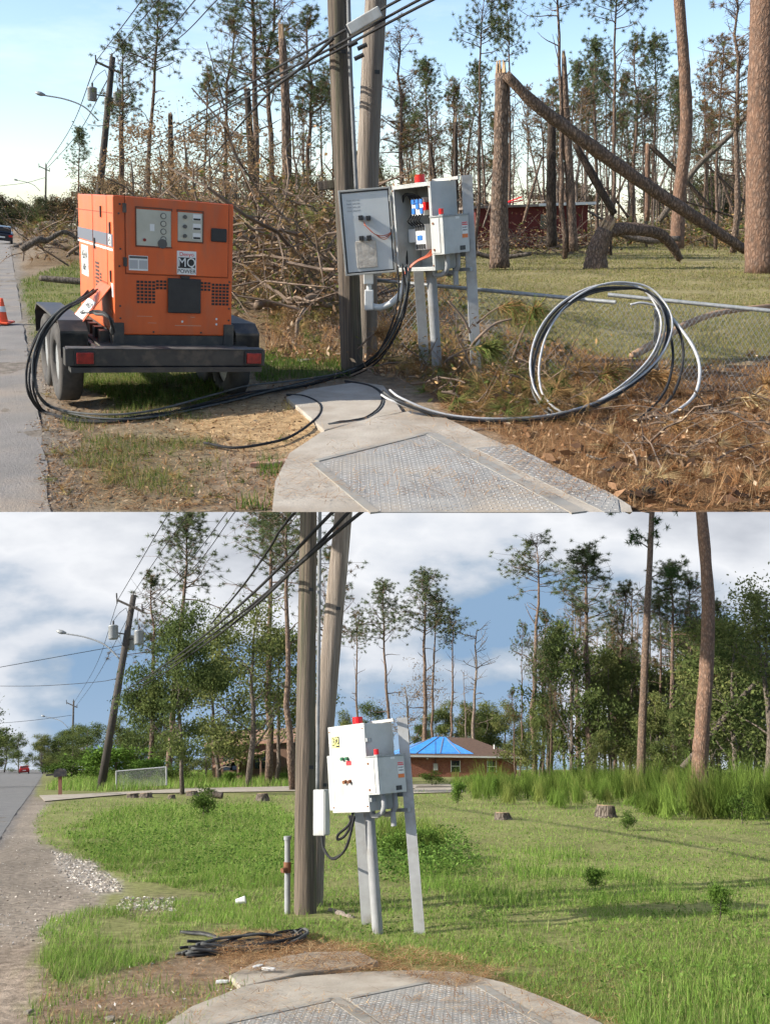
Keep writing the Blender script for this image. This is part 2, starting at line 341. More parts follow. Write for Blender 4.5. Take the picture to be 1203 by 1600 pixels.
# ---- the lower place's own sky: a wide vault behind and above it, below the upper place's ground
def sky_mat():
    m = bpy.data.materials.new('cloudy_sky'); m.use_nodes = True; t = m.node_tree; t.nodes.clear(); N = t.nodes.new; L = t.links.new
    o = N('ShaderNodeOutputMaterial'); e = N('ShaderNodeEmission'); L(e.outputs[0], o.inputs[0])
    tc = N('ShaderNodeTexCoord'); nm = N('ShaderNodeVectorMath'); nm.operation = 'NORMALIZE'; L(tc.outputs['Object'], nm.inputs[0])
    mp = N('ShaderNodeMapping'); mp.inputs['Scale'].default_value = (3.0, 3.0, 6.5); mp.inputs['Location'].default_value = (.45, .1, 1.9); L(nm.outputs[0], mp.inputs[0])
    n = N('ShaderNodeTexNoise'); n.inputs['Scale'].default_value = 1.0; n.inputs['Detail'].default_value = 9; n.inputs['Roughness'].default_value = .52; L(mp.outputs[0], n.inputs['Vector'])
    sx = N('ShaderNodeSeparateXYZ'); L(nm.outputs[0], sx.inputs[0])
    el = N('ShaderNodeMapRange'); el.inputs[1].default_value = -.2; el.inputs[2].default_value = .0; el.inputs[3].default_value = -.045; el.inputs[4].default_value = .11; L(sx.outputs['Z'], el.inputs[0])
    ad = N('ShaderNodeMath'); L(n.outputs[0], ad.inputs[0]); L(el.outputs[0], ad.inputs[1])
    r = N('ShaderNodeValToRGB'); E = r.color_ramp.elements
    E[0].position = .44; E[0].color = (.145, .222, .325, 1); E[1].position = .53; E[1].color = (.38, .4, .435, 1)
    for p, c in ((.47, (.2, .255, .325)), (.6, (.47, .48, .5)), (.68, (.36, .375, .405)), (.78, (.23, .245, .28))):
        q = E.new(p); q.color = (*c, 1)
    L(ad.outputs[0], r.inputs[0])
    hz = N('ShaderNodeMapRange'); hz.inputs[1].default_value = -.29; hz.inputs[2].default_value = -.16; hz.inputs[3].default_value = .4; hz.inputs[4].default_value = 0; L(sx.outputs['Z'], hz.inputs[0])
    x = N('ShaderNodeMixRGB'); x.inputs[2].default_value = (.3, .37, .45, 1); L(hz.outputs[0], x.inputs[0]); L(r.outputs[0], x.inputs[1]); L(x.outputs[0], e.inputs[0])
    return m
y0 = (PA.M @ PA.G(600, 800)).y + .03; kz = math.tan(TH_A) * .985; YF = 300.0
mb = MB(); ys = [y0, 12, 30, 80, 160, YF]
v = [((-.438 * y - .05) if sx < 0 else .6 * y, y, max(.004, kz * (y - y0))) for y in ys for sx in (-1, 1)]
v += [(sx * 190, YF, z) for z in (kz * (YF - y0), -140) for sx in (-1, 1)]
f = [(2 * i, 2 * i + 1, 2 * i + 3, 2 * i + 2) for i in range(5)] + [(12, 13, 15, 14)]
mb.add(v, f); tag(mb.obj('sky', sky_mat()), kind='structure')

# ---------------------------------------------------------------- scatter: grass, straw, leaves
def sample(place, poly, n, rng, jit=1.0, maxpy=799.5, patchy=0.0, pf=1.3, lift=0.0):
    xs = [p[0] for p in poly]; ys = [p[1] for p in poly]
    px = rng.uniform(min(xs), max(xs), n); py = rng.uniform(min(ys), max(ys), n); jx, jy = jitter(place, px, py, 11 if place is PA else 23, jit)
    ok = in_poly(jx, jy, poly) & (py > place_hor(place) + 7)
    if place is PA: ok &= (py < maxpy) & (px > -10) & (px < 1425)
    if patchy:
        q = place.Gv(px, py); ok &= fbm(q[:, 0] * pf, q[:, 1] * pf, 41) + rng.normal(0, .05, n) > patchy
    g = place.Gv(px[ok], py[ok]); g[:, 2] = relief(g[:, 0], g[:, 1], 11 if place is PA else 23) + lift; return g
def blades(g, rng, h, wd, cols, lean=.5, flat=False, patch=0):
    n = len(g); d = np.hypot(g[:, 0], g[:, 1]); az = rng.uniform(0, 2 * math.pi, n); hh = rng.uniform(h[0], h[1], n) * np.clip(d / 22, 1, 3.0)
    if patch:
        q = fbm(g[:, 0] * patch, g[:, 1] * patch, 5); hh *= .45 + 1.1 * q
    w_ = np.maximum(wd, d / F * .9) * rng.uniform(.7, 1.3, n)
    dx = np.stack([np.cos(az), np.sin(az), np.zeros(n)], 1); side = np.stack([-np.sin(az), np.cos(az), np.zeros(n)], 1)
    if flat:
        tip = g + dx * hh[:, None] + np.stack([0 * d, 0 * d, rng.uniform(0, .04, n)], 1); g = g + np.array([0, 0, .006])
    else:
        ln = rng.uniform(.05, lean, n); tip = g + dx * (hh * ln)[:, None] + np.stack([0 * d, 0 * d, hh], 1)
    V = np.stack([g - side * w_[:, None] / 2, g + side * w_[:, None] / 2, tip], 1).reshape(-1, 3)
    cs = np.array(cols); k = rng.integers(0, len(cs), n); c = cs[k] * rng.uniform(.7, 1.3, (n, 1))
    if patch: c = c * (.75 + .5 * fbm(g[:, 0] * .5, g[:, 1] * .5, 8))[:, None]
    return V, np.repeat(c, 3, 0)
def leaves(g, rng, s, cols, up=.05, size_d=0.0):
    n = len(g); d = np.hypot(g[:, 0], g[:, 1]); a = rng.normal(size=(n, 3)); a[:, 2] *= .5; a /= np.linalg.norm(a, axis=1)[:, None]
    b = rng.normal(size=(n, 3)); b -= a * (a * b).sum(1)[:, None]; b /= np.linalg.norm(b, axis=1)[:, None]
    l = (rng.uniform(s[0], s[1], n) * (1 + d * size_d))[:, None]; c0 = g + np.stack([0 * d, 0 * d, rng.uniform(.01, up, n)], 1)
    V = np.stack([c0 - a * l, c0 + b * l * .4, c0 + a * l, c0 - b * l * .4], 1).reshape(-1, 3)
    cs = np.array(cols); c = cs[rng.integers(0, len(cs), n)] * rng.uniform(.6, 1.3, (n, 1)); return V, np.repeat(c, 4, 0)
def stuff(place, name, parts, material, label, cat, nv=3):
    V = np.concatenate([p[0] for p in parts]); Cc = np.concatenate([p[1] for p in parts])
    if place is PA:   # keep inside the sheet of ground, nothing may hang over its cut edge
        zc = V[:, 2] - EYE; c, s_ = math.cos(TH_A), math.sin(TH_A); yy = V[:, 1] * c - zc * s_; zz = V[:, 1] * s_ + zc * c
        ok = (zz > .004).reshape(-1, nv).all(1); ok = np.repeat(ok, nv); V, Cc = V[ok], Cc[ok]
    o = tri_mesh(name, V, material, Cc, nv=nv); put(place, o)
    return tag(o, label, cat, kind='stuff')
rg = np.random.default_rng(4)
GA = [(.19, .19, .06), (.15, .17, .045), (.24, .21, .09), (.28, .22, .11)]; GV = [(.09, .15, .03), (.12, .17, .04), (.07, .12, .025)]
stuff(PA, 'grass', [blades(sample(PA, LAWN_A, 185000, rg, 1.2, patchy=.36, pf=.55), rg, (.02, .055), .004, GA, .9, patch=.6),
    blades(sample(PA, VERGE_A, 45000, rg, 1.5, patchy=.38), rg, (.03, .09), .005, GV + GA[:2], .7, patch=1.2),
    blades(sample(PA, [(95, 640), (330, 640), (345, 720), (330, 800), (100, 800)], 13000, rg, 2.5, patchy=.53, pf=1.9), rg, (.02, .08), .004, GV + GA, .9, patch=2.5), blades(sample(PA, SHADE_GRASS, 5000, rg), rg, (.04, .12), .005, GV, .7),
    blades(sample(PA, [(350, 735), (440, 725), (432, 800), (330, 800)], 1800, rg, 1.5, patchy=.47, pf=3), rg, (.05, .16), .006, GV, .7)],
    GRASS, 'short yellow green grass of the lawn and roadside beneath the broken pines', 'grass')
SA = [(.3, .16, .075), (.24, .12, .055), (.36, .22, .11), (.17, .09, .045), (.42, .28, .15)]
stuff(PA, 'pine_straw', [blades(sample(PA, STRAW_A, 74000, rg, .8), rg, (.1, .26), .0045, SA, flat=True), blades(sample(PA, STRAW_A, 9000, rg, .8), rg, (.05, .16), .0045, SA, 1.6),
    blades(sample(PA, [(0, 0)] and [(90, 600), (620, 590), (700, 800), (60, 800)], 7000, rg, .5), rg, (.06, .18), .004, SA, flat=True),
    blades(sample(PA, [(400, 430), (700, 430), (720, 600), (420, 560)], 14000, rg, .8), rg, (.08, .2), .006, SA, 1.2)]
    + [blades(sample(PA, [(430, 690), (680, 645), (985, 795), (430, 800)], 2200, rg, .5, patchy=.45, pf=2.5, lift=.068), rg, (.05, .16), .0035, SA, flat=True), blades(sample(PA, [(690, 655), (985, 795), (900, 800)], 2500, rg, .5, patchy=.35, pf=2.5, lift=.068), rg, (.05, .18), .0035, SA, flat=True)],
    STRAW, 'brown fallen pine needles littering the ground by the wire fence', 'pine needles')
LA = [(.26, .15, .08), (.2, .11, .06), (.34, .22, .13), (.14, .09, .055), (.4, .3, .2)]
stuff(PA, 'leaf_litter', [leaves(sample(PA, STRAW_A, 2600, rg), rg, (.012, .035), LA), leaves(sample(PA, STRAW_A, 420, rg), rg, (.04, .085), [(.16, .085, .045), (.12, .07, .045), (.24, .14, .08)], .06), leaves(sample(PA, [(390, 420), (700, 400), (720, 600), (420, 570)], 3000, rg), rg, (.02, .06), LA, .15),
    leaves(sample(PA, [(60, 560), (500, 590), (500, 800), (60, 800)], 3200, rg), rg, (.005, .022), LA, .02), leaves(sample(PA, [(30, 470), (90, 600), (130, 800), (70, 800), (40, 560)], 2500, rg), rg, (.005, .016), LA + [(.3, .25, .19)] * 4, .03)], STRAW, 'dead brown leaves scattered over the straw and bare dirt', 'dead leaves', 4)
LAWN_B = [(52, 1288), (70, 1258), (150, 1250), (330, 1246), (470, 1242), (720, 1238), (1700, 1232), (1700, 1690), (960, 1690), (950, 1600), (880, 1572), (760, 1522), (590, 1500), (470, 1462), (330, 1440), (200, 1440), (170, 1420), (330, 1400), (200, 1380), (118, 1340), (62, 1318)]
LOWG_B = [(58, 1450), (130, 1425), (420, 1400), (475, 1462), (340, 1462), (300, 1490), (180, 1530), (130, 1550), (66, 1510)]
FARG_B = [(70, 1235), (110, 1208), (300, 1204), (640, 1204), (640, 1228), (300, 1232), (160, 1238)]
FARR_B = [(700, 1226), (740, 1206), (1700, 1206), (1700, 1236), (720, 1238)]
GB = [(.18, .295, .058), (.135, .245, .044), (.235, .33, .08), (.11, .195, .035), (.3, .3, .13), (.2, .3, .065)]
stuff(PB, 'grass', [blades(sample(PB, LAWN_B, 340000, rg, patchy=.37, pf=1.1), rg, (.015, .06), .0045, GB, 1.6, patch=1.1), blades(sample(PB, LAWN_B, 34000, rg, patchy=.57, pf=.8), rg, (.05, .14), .0055, GB, 1.2, patch=.8), blades(sample(PB, LOWG_B, 26000, rg, 2, patchy=.42, pf=1.8), rg, (.03, .1), .005, GB, .9, patch=1.6),
    blades(sample(PB, FARG_B, 30000, rg, .3), rg, (.1, .25), .02, GB, .6), blades(sample(PB, FARR_B, 30000, rg, .3), rg, (.08, .2), .02, GB, .6),
    blades(sample(PB, [(90, 1300), (200, 1262), (430, 1258), (480, 1300), (480, 1400), (350, 1408), (210, 1378), (130, 1335)], 60000, rg, 1.6, patchy=.36), rg, (.04, .18), .0055, GB, 1.5, patch=.9), leaves(sample(PB, [(90, 1300), (200, 1262), (430, 1258), (480, 1300), (480, 1400), (350, 1408), (210, 1378), (130, 1335)], 9000, rg, 1.6, patchy=.42), rg, (.02, .05), GB[:3], .25)[:0] or blades(sample(PB, [(560, 1330), (900, 1330), (1100, 1420), (700, 1420)], 12000, rg, 2, patchy=.5), rg, (.08, .22), .006, GB[1:4], 1.0),
    blades(sample(PB, [(60, 1500), (250, 1480), (400, 1520), (240, 1690), (0, 1690), (70, 1560)], 5000, rg, 2, patchy=.5, pf=2), rg, (.03, .12), .006, GB, .9),
    blades(sample(PB, [(960, 1560), (1700, 1480), (1700, 1690), (960, 1690)], 16000, rg), rg, (.05, .2), .007, GB, 1.1, patch=1.0)],
    GRASS, 'thick green grass of the unmown lawn around the closed cabinet', 'grass')
WG = [(.12, .21, .045), (.16, .25, .06), (.09, .17, .035)]
stuff(PB, 'lawn_weeds', [leaves(sample(PB, LAWN_B, 26000, rg, patchy=.55, pf=.9), rg, (.008, .022), WG, .07, .03), leaves(sample(PB, [(90, 1300), (200, 1262), (430, 1258), (480, 1300), (480, 1400), (350, 1408), (210, 1378), (130, 1335)], 16000, rg, 1.6, patchy=.45), rg, (.01, .026), WG + [(.07, .13, .028)] * 2, .24, .03), leaves(sample(PB, [(560, 1320), (720, 1310), (760, 1370), (580, 1380)], 6000, rg, 1.4, patchy=.4), rg, (.012, .03), WG + [(.07, .13, .028)] * 2, .35, .03)], LEAF, 'low broad leaved weeds spread through the green lawn', 'weeds', 4)
stuff(PB, 'pine_straw', [blades(sample(PB, [(330, 1452), (600, 1470), (640, 1520), (780, 1525), (760, 1560), (640, 1545), (440, 1530), (330, 1500)], 9000, rg, .7), rg, (.08, .2), .0045, SA + [(.5, .36, .2)], flat=True),
    blades(sample(PB, [(650, 1460), (900, 1500), (1200, 1560), (1200, 1690), (800, 1560)], 3500, rg), rg, (.08, .2), .005, SA, flat=True), blades(sample(PB, LAWN_B, 9000, rg, patchy=.52, pf=.5), rg, (.05, .16), .005, SA + [(.36, .3, .16)] * 3, flat=True), blades(sample(PB, SOIL_B, 5000, rg), rg, (.04, .13), .004, SA, flat=True),
    blades(sample(PB, [(330, 1470), (600, 1478), (790, 1530), (720, 1556), (600, 1540), (440, 1532), (350, 1530)], 9000, rg, .7, patchy=.46, pf=1.6, lift=.064), rg, (.06, .2), .004, SA + [(.5, .36, .2)], flat=True), blades(sample(PB, [(255, 1610), (400, 1530), (900, 1560), (990, 1650), (300, 1650)], 3000, rg, .7, patchy=.52, pf=2, lift=.064), rg, (.05, .16), .0035, SA + [(.5, .36, .2)], flat=True)],
    STRAW, 'tan pine needles lying over the concrete pad edge and soil', 'pine needles')
SH = [(.5, .46, .41), (.38, .34, .29), (.55, .52, .48), (.27, .23, .19)]
stuff(PB, 'gravel', [leaves(sample(PB, SHELL_B, 3500, rg, 1.5), rg, (.01, .03), SH, .02), leaves(sample(PB, GRAVEL_B, 5000, rg), rg, (.008, .02), SH + [(.2, .17, .14)] * 3, .02),
    leaves(sample(PB, SOIL_B, 900, rg), rg, (.006, .02), SH + LA, .02), leaves(sample(PB, [(195, 1408), (280, 1405), (280, 1428), (180, 1428)], 900, rg), rg, (.01, .03), SH, .02)],
    mat('shell_gravel', (1, 1, 1), attr=True, rough=.9), 'pale crushed shell gravel along the road edge of the green scene', 'gravel', 4)

# ---------------------------------------------------------------- trees
def pine(seed, H=14, r0=.2, start=.55, spread=2.6, nb=34, tufts=5, cols=((.06, .095, .035), (.09, .12, .045)), tl=.34, nt=22, wob=.25, clump=False, bare=0):
    """trunk with limbs; crown of needle tufts"""
    rng = np.random.default_rng(seed); t = MB(); n = 12; z = np.linspace(0, H, n)
    P = np.stack([np.cumsum(rng.normal(0, wob * .35, n)), np.cumsum(rng.normal(0, wob * .35, n)), z], 1); P -= P[0]
    P[:, :2] -= np.outer(z / H, P[-1, :2])
    r = r0 * (1 - z / H) ** .75 + .02; t.tube(P, r, 9)
    cen = []
    for i in range(nb + bare):
        dead = i >= nb; u = rng.uniform(.3, start) if dead else start + (1 - start) * (rng.random() ** .8) * .99
        p0 = np.array([np.interp(u * H, z, P[:, k]) for k in range(3)]); az = rng.uniform(0, 6.283)
        L_ = spread * (1.05 - .75 * ((u - start) / (1 - start)) ** 1.6 if not dead else .55) * rng.uniform(.4, 1.15)
        el = rng.uniform(.1, .7) + .5 * max(0, u - .85) / .15; d = np.array([math.cos(az) * math.cos(el), math.sin(az) * math.cos(el), math.sin(el)])
        q = [p0]
        for k in range(4): d = d + rng.normal(0, .2, 3) + np.array([0, 0, .06]); d /= np.linalg.norm(d); q.append(q[-1] + d * L_ / 4)
        rb = r0 * (1 - u) ** .6 * .3 + .015; t.tube(q, np.linspace(rb, .01, 5), 4, cap=False)
        if dead: continue
        for k in range(tufts):
            s = rng.uniform(.45, 1.0); j = min(3, int(s * 4)); b = q[j] + (q[j + 1] - q[j]) * (s * 4 - j)
            e = b + rng.normal(0, .2 * L_ + .12, 3) * np.array([1, 1, .7]); t.tube([b, e], [.012, .006], 3, cap=False); cen.append(e)
    cen = np.array(cen)
    if clump: cen = cen[fbm(cen[:, 0] * .7 + 9, cen[:, 2] * .7, seed) > .42]
    m = len(cen); K = nt; c = np.repeat(cen, K, 0); N_ = m * K
    d = rng.normal(size=(N_, 3)); d[:, 2] = d[:, 2] * .8 + .15; d /= np.linalg.norm(d, axis=1)[:, None]; s = np.cross(d, rng.normal(size=(N_, 3))); s /= np.linalg.norm(s, axis=1)[:, None]
    l = rng.uniform(.6, 1.15, N_)[:, None] * tl; b = c + d * l * .1; wd = .021
    V = np.stack([b - s * wd / 2, b + s * wd / 2, c + d * l], 1).reshape(-1, 3)
    cs = np.array(cols); cc = np.repeat(cs[rng.integers(0, len(cs), m)] * rng.uniform(.65, 1.3, (m, 1)), K * 3, 0)
    return t.mesh('trunk', BARK, True), mk_tri('crown', V, cc, 3), H, r0
def mk_tri(name, V, col, nv, material=None):
    o = tri_mesh(name, V, material or LEAF, col, nv=nv); me = o.data; bpy.data.objects.remove(o); return me
def limbs(rng, mb, p, d, L_, r, depth, ends, up=.1, split=3, bend=.22, sides=5):
    q = [p]; n = 4
    for k in range(n): d = d + rng.normal(0, bend, 3) + np.array([0, 0, up]); d /= np.linalg.norm(d); q.append(q[-1] + d * L_ / n)
    mb.tube(q, np.linspace(r, r * .55, n + 1), max(3, sides), cap=False); ends.append((q[-1], depth)); ends.append((q[2], depth))
    if depth == 0: return
    for k in range(split):
        s = rng.uniform(.35, 1.0); j = min(n - 1, int(s * n)); b = q[j] + (q[j + 1] - q[j]) * (s * n - j); nd = d + rng.normal(0, .75, 3); nd /= np.linalg.norm(nd)
        limbs(rng, mb, b, nd, L_ * rng.uniform(.5, .8), r * .5, depth - 1, ends, up, split, bend, sides - 1)
def broadleaf(seed, H=9, r0=.2, trunk=.3, cols=((.05, .08, .025), (.08, .11, .03)), nl=8000, leaf=.11, spread=1.0, depth=3, bark=None, blob=.55, clear=.0):
    rng = np.random.default_rng(seed); t = MB(); ends = []
    P = [np.zeros(3)]; 
    for k in range(7): P.append(P[-1] + np.array([rng.normal(0, .06 * H / 7), rng.normal(0, .06 * H / 7), H * .8 / 7]))
    P = np.array(P); t.tube(P, np.linspace(r0, r0 * .25, 8), 9)
    for k in range(11):
        u = trunk + (1 - trunk) * rng.random(); z = u * H * .8; p = np.array([np.interp(z, P[:, 2], P[:, i]) for i in range(3)]); az = rng.uniform(0, 6.283); el = rng.uniform(.1, .9)
        d = np.array([math.cos(az) * math.cos(el), math.sin(az) * math.cos(el), math.sin(el)])
        limbs(rng, t, p, d, H * .3 * spread * (1.15 - .6 * u), r0 * .35 * (1.1 - u), depth - 1, ends, .05, 3)
    E = np.array([e[0] for e in ends])
    if not nl: return t.mesh('trunk', bark or BARK_GREY, True), None, H, r0
    if len(E) > 60: E = E[rng.permutation(len(E))[:max(40, int(len(E) * .42))]]
    c = E[rng.integers(0, len(E), nl)] + rng.normal(0, blob * .62, (nl, 3)) * np.array([1.15, 1.15, .6]) * H / 9
    if clear: c = c[fbm(c[:, 0] * .8 + c[:, 1] * .5, c[:, 2] * .8, seed) > clear]
    n = len(c); a = rng.normal(size=(n, 3)); a /= np.linalg.norm(a, axis=1)[:, None]; b = np.cross(a, rng.normal(size=(n, 3))); b /= np.linalg.norm(b, axis=1)[:, None]
    l = rng.uniform(.6, 1.2, (n, 1)) * leaf
    V = np.stack([c - a * l, c + b * l * .5, c + a * l, c - b * l * .5], 1).reshape(-1, 3)
    g = fbm(c[:, 0] * .9 + 40, c[:, 2] * .9 + c[:, 1] * .4, seed + 2); cs = np.array(cols); cc = cs[np.clip((g * len(cs) + rng.normal(0, .25, n)).astype(int), 0, len(cs) - 1)] * rng.uniform(.7, 1.25, (n, 1))
    return t.mesh('trunk', bark or BARK_GREY, True), mk_tri('crown', V, np.repeat(cc, 4, 0), 4), H, r0
BROWNS = ((.26, .155, .08), (.2, .12, .06), (.15, .13, .06)); GREENS = ((.105, .135, .062), (.135, .16, .075), (.085, .11, .052)); MIXED = GREENS + ((.16, .11, .05),)  # needle tones lightened to imitate haze in the upper woods; lower pines share them
PG = [pine(1, 15, .17, .6, 3.0, 44, 9, GREENS, .27, 46, clump=True, bare=6), pine(2, 16, .16, .68, 3.1, 40, 10, GREENS, .27, 46, bare=7), pine(3, 14, .16, .48, 2.7, 50, 8, MIXED, .27, 44, clump=True, bare=5), pine(4, 16, .15, .76, 2.7, 30, 10, GREENS, .26, 46, clump=True, bare=12)]
PBR = [pine(11, 13, .15, .45, 2.5, 50, 8, BROWNS + MIXED[:1], .25, 38, clump=True, bare=5), pine(12, 14, .14, .58, 2.4, 40, 8, BROWNS, .25, 36, clump=True, bare=10), pine(13, 12, .14, .4, 2.1, 48, 7, BROWNS + GREENS, .25, 36, clump=True, bare=6)]
PBARE = [pine(21, 13, .14, .55, 1.5, 12, 0, bare=8, nt=1) if False else None]
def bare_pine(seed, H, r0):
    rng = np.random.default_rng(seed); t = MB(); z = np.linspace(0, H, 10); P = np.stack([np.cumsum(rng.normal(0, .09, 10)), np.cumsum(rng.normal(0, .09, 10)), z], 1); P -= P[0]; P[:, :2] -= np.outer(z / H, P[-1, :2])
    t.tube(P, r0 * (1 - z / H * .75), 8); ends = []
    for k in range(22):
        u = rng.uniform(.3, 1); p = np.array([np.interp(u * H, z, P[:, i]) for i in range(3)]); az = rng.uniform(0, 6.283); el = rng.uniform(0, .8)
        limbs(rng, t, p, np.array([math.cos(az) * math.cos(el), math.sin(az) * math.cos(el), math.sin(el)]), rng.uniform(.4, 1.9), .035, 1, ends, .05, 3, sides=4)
    return t.mesh('trunk', BARK_PALE_HAZE, True), None, H, r0
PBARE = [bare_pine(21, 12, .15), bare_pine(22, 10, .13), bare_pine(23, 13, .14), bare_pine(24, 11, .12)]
def plant(place, proto, base, top, label, cat='tree', name='pine_tree', wpx=None, dep=None, group=None, yaw=None, rs=None, bark=None, keepz=False):
    """set a tree with its foot at a ground spot and its tip over another, width of trunk optional"""
    tm, cm, H, r0 = proto; o = place.G(*base) if dep is None else place.P(base[0], base[1], dep)
    if dep is not None and not keepz: o.z = 0
    q = place.P(top[0], top[1], o.y); up = q - o; h = up.length; up.normalize()
    if yaw is None: yaw = (base[0] * 37 + top[1] * 13) % 360
    f = Vector((-math.sin(R(yaw)), math.cos(R(yaw)), 0)); r = f.cross(up).normalized(); f = up.cross(r)
    sz = h / H; sx = rs * sz if rs else sz
    m = Matrix((r * sx, f * sx, up * sz)).transposed().to_4x4(); m.translation = o
    root = thing(place, name, label, cat, m, group); root.scale = root.scale
    tr = link('trunk', tm, root)
    if wpx:
        k = wpx / 2 * place.mpp(base[0], base[1], o.y) / (r0 * sx)
    if bark: 
        me = tm.copy(); me.materials.clear(); me.materials.append(bark); tr.data = me
    if cm is not None: link('crown', cm, root)
    return root
def trunk_px(place, pts, wid, dep, material, n=14, jit=.05, seed=0, name='trunk', parent=None, steps=6, taper=None):
    """a trunk through image points at given depth(s); widths in photo pixels"""
    rng = np.random.default_rng(seed); deps = dep if isinstance(dep, (list, tuple)) else [dep] * len(pts)
    P = [place.P(p[0], p[1], d) for p, d in zip(pts, deps)]; rr = [w_ * place.mpp(p[0], p[1], d) / 2 for p, w_, d in zip(pts, wid, deps)]
    S = spline(P, steps); t = np.linspace(0, len(pts) - 1, len(S)); rad = np.interp(t, np.arange(len(pts)), rr)
    rad = rad * (1 + rng.normal(0, jit * .4, len(rad))); mb = MB(); mb.tube(S, rad, n, jit=jit, rng=rng); return mb, S, rad
def trunk_thing(place, name, label, pts, wid, dep, material, seed=0, cat='tree', jag=False, group=None, n=14, extra=None):
    mb, S, rad = trunk_px(place, pts, wid, dep, material, seed=seed, n=n); o = S[0]; root = thing(place, name, label, cat, Matrix.Translation(Vector(o)), group)
    recenter(mb, o); mb.obj('trunk', material, root, True)
    if jag:
        rng = np.random.default_rng(seed + 5); j = MB(); e = S[-1] - o; d = S[-1] - S[-2]; d /= np.linalg.norm(d)
        for k in range(16):
            a = rng.uniform(0, 6.283); u = np.cross(d, [0.3, 1, .2]); u /= np.linalg.norm(u); v = np.cross(d, u); c = e + (u * math.cos(a) + v * math.sin(a)) * rad[-1] * rng.uniform(.3, .75)
            L_ = rad[-1] * rng.uniform(.2, 1.5) * (jag if jag is not True else 1); j.tube([c - d * rad[-1] * .5, c + d * L_], [rad[-1] * .32, rad[-1] * .07], 4, cap=False)
        j.obj('splinters', FRESH, root)
    return root, S, rad

def sprays(g, rng, K, L_, wd, cols, droop=.45, lift=(0, .3)):
    """bunches of long needles around points"""
    m = len(g); c0 = g + np.stack([np.zeros(m), np.zeros(m), rng.uniform(*lift, m)], 1); ax = rng.normal(size=(m, 3)); ax[:, 2] = np.abs(ax[:, 2]) * .4; ax /= np.linalg.norm(ax, axis=1)[:, None]
    c = np.repeat(c0, K, 0); n = m * K; d = rng.normal(0, .5, (n, 3)) + np.repeat(ax, K, 0) * .8; d[:, 2] -= droop * rng.uniform(0, 1, n); d /= np.linalg.norm(d, axis=1)[:, None]
    s = np.cross(d, rng.normal(size=(n, 3))); s /= np.linalg.norm(s, axis=1)[:, None]; sz = np.repeat(rng.uniform(.6, 1.3, m), K)[:, None]; l = rng.uniform(.5, 1.1, (n, 1)) * L_ * sz; w_ = np.maximum(wd, np.hypot(c[:, 0], c[:, 1]) / F * .55)[:, None]
    tip = c + d * l; tip[:, 2] = np.maximum(tip[:, 2], .01); V = np.stack([c - s * w_ / 2, c + s * w_ / 2, tip], 1).reshape(-1, 3)
    cs = np.array(cols); cc = np.repeat(cs[rng.integers(0, len(cs), m)] * rng.uniform(.7, 1.3, (m, 1)), K * 3, 0) * np.repeat(rng.uniform(.8, 1.2, n), 3)[:, None]; return V, cc
# ---------------------------------------------------------------- shared builders of made things
def text(parent, s, size, m, material, name='lettering', ext=.0008, ax='CENTER', sx=1.0):
    cu = bpy.data.curves.new(name, 'FONT'); cu.body = s; cu.size = size; cu.align_x = ax; cu.align_y = 'CENTER'; cu.extrude = ext; cu.materials.append(material)
    o = bpy.data.objects.new(name, cu); C.objects.link(o); o.parent = parent; o.matrix_local = m @ Matrix.Diagonal((sx, 1, 1, 1)); TEXTS.append(o); return o
TEXTS = []
def bake_texts():
    dg = bpy.context.evaluated_depsgraph_get()
    for o in TEXTS:
        me = bpy.data.meshes.new_from_object(o.evaluated_get(dg)); n = bpy.data.objects.new(o.name + '_', me); C.objects.link(n); n.parent = o.parent; n.matrix_local = o.matrix_local.copy()
    nm = [(o.name, o) for o in TEXTS]
    for _, o in nm: bpy.data.objects.remove(o)
    for n in list(C.objects):
        if n.name.startswith('lettering') and n.name.endswith('_'): n.name = 'lettering'
def face_front(x, y, z): return Matrix.Translation((x, y, z)) @ Matrix.Rotation(R(90), 4, 'X')              # on a face looking to -y
def face_right(x, y, z): return Matrix.Translation((x, y, z)) @ Matrix.Rotation(R(90), 4, 'Z') @ Matrix.Rotation(R(90), 4, 'X')
def face_left(x, y, z): return Matrix.Translation((x, y, z)) @ Matrix.Rotation(R(-90), 4, 'Z') @ Matrix.Rotation(R(90), 4, 'X')
def B(parent, name, material, *b, bevel=0, label=None):
    mb = MB(); mb.box(*b); o = mb.obj(name, material, parent, bevel=bevel)
    if label: o['label'] = label
    return o
def CY_(parent, name, material, p, q, r, n=16, r2=None): return MB().cyl(p, q, r, n, r2).obj(name, material, parent, True) if n > 12 and False else MB().cyl(p, q, r, n, r2).obj(name, material, parent)
def T(parent, name, material, pts, r, n=10, s=6): return MB().tube(spline(pts, s) if s else pts, r, n).obj(name, material, parent, True)
def danger_sticker(par, x, y, z):
    st = B(par, 'warning_sticker', WHITE, x, x + .002, y - .045, y + .045, z - .045, z + .075, label='white and orange danger sticker')
    B(st, 'red_band', REDPR, x + .002, x + .004, y - .042, y + .042, z + .04, z + .072); text(st, 'DANGER', .024, face_right(x + .005, y, z + .056), WHITE)
    text(st, 'DO NOT', .019, face_right(x + .003, y, z + .018), BLACK); text(st, 'OPERATE', .017, face_right(x + .003, y, z - .01), BLACK)
    B(st, 'orange_band', mat('orange_print', (.6, .16, .04), rough=.6), x, x + .002, y - .045, y + .045, z - .085, z - .047)
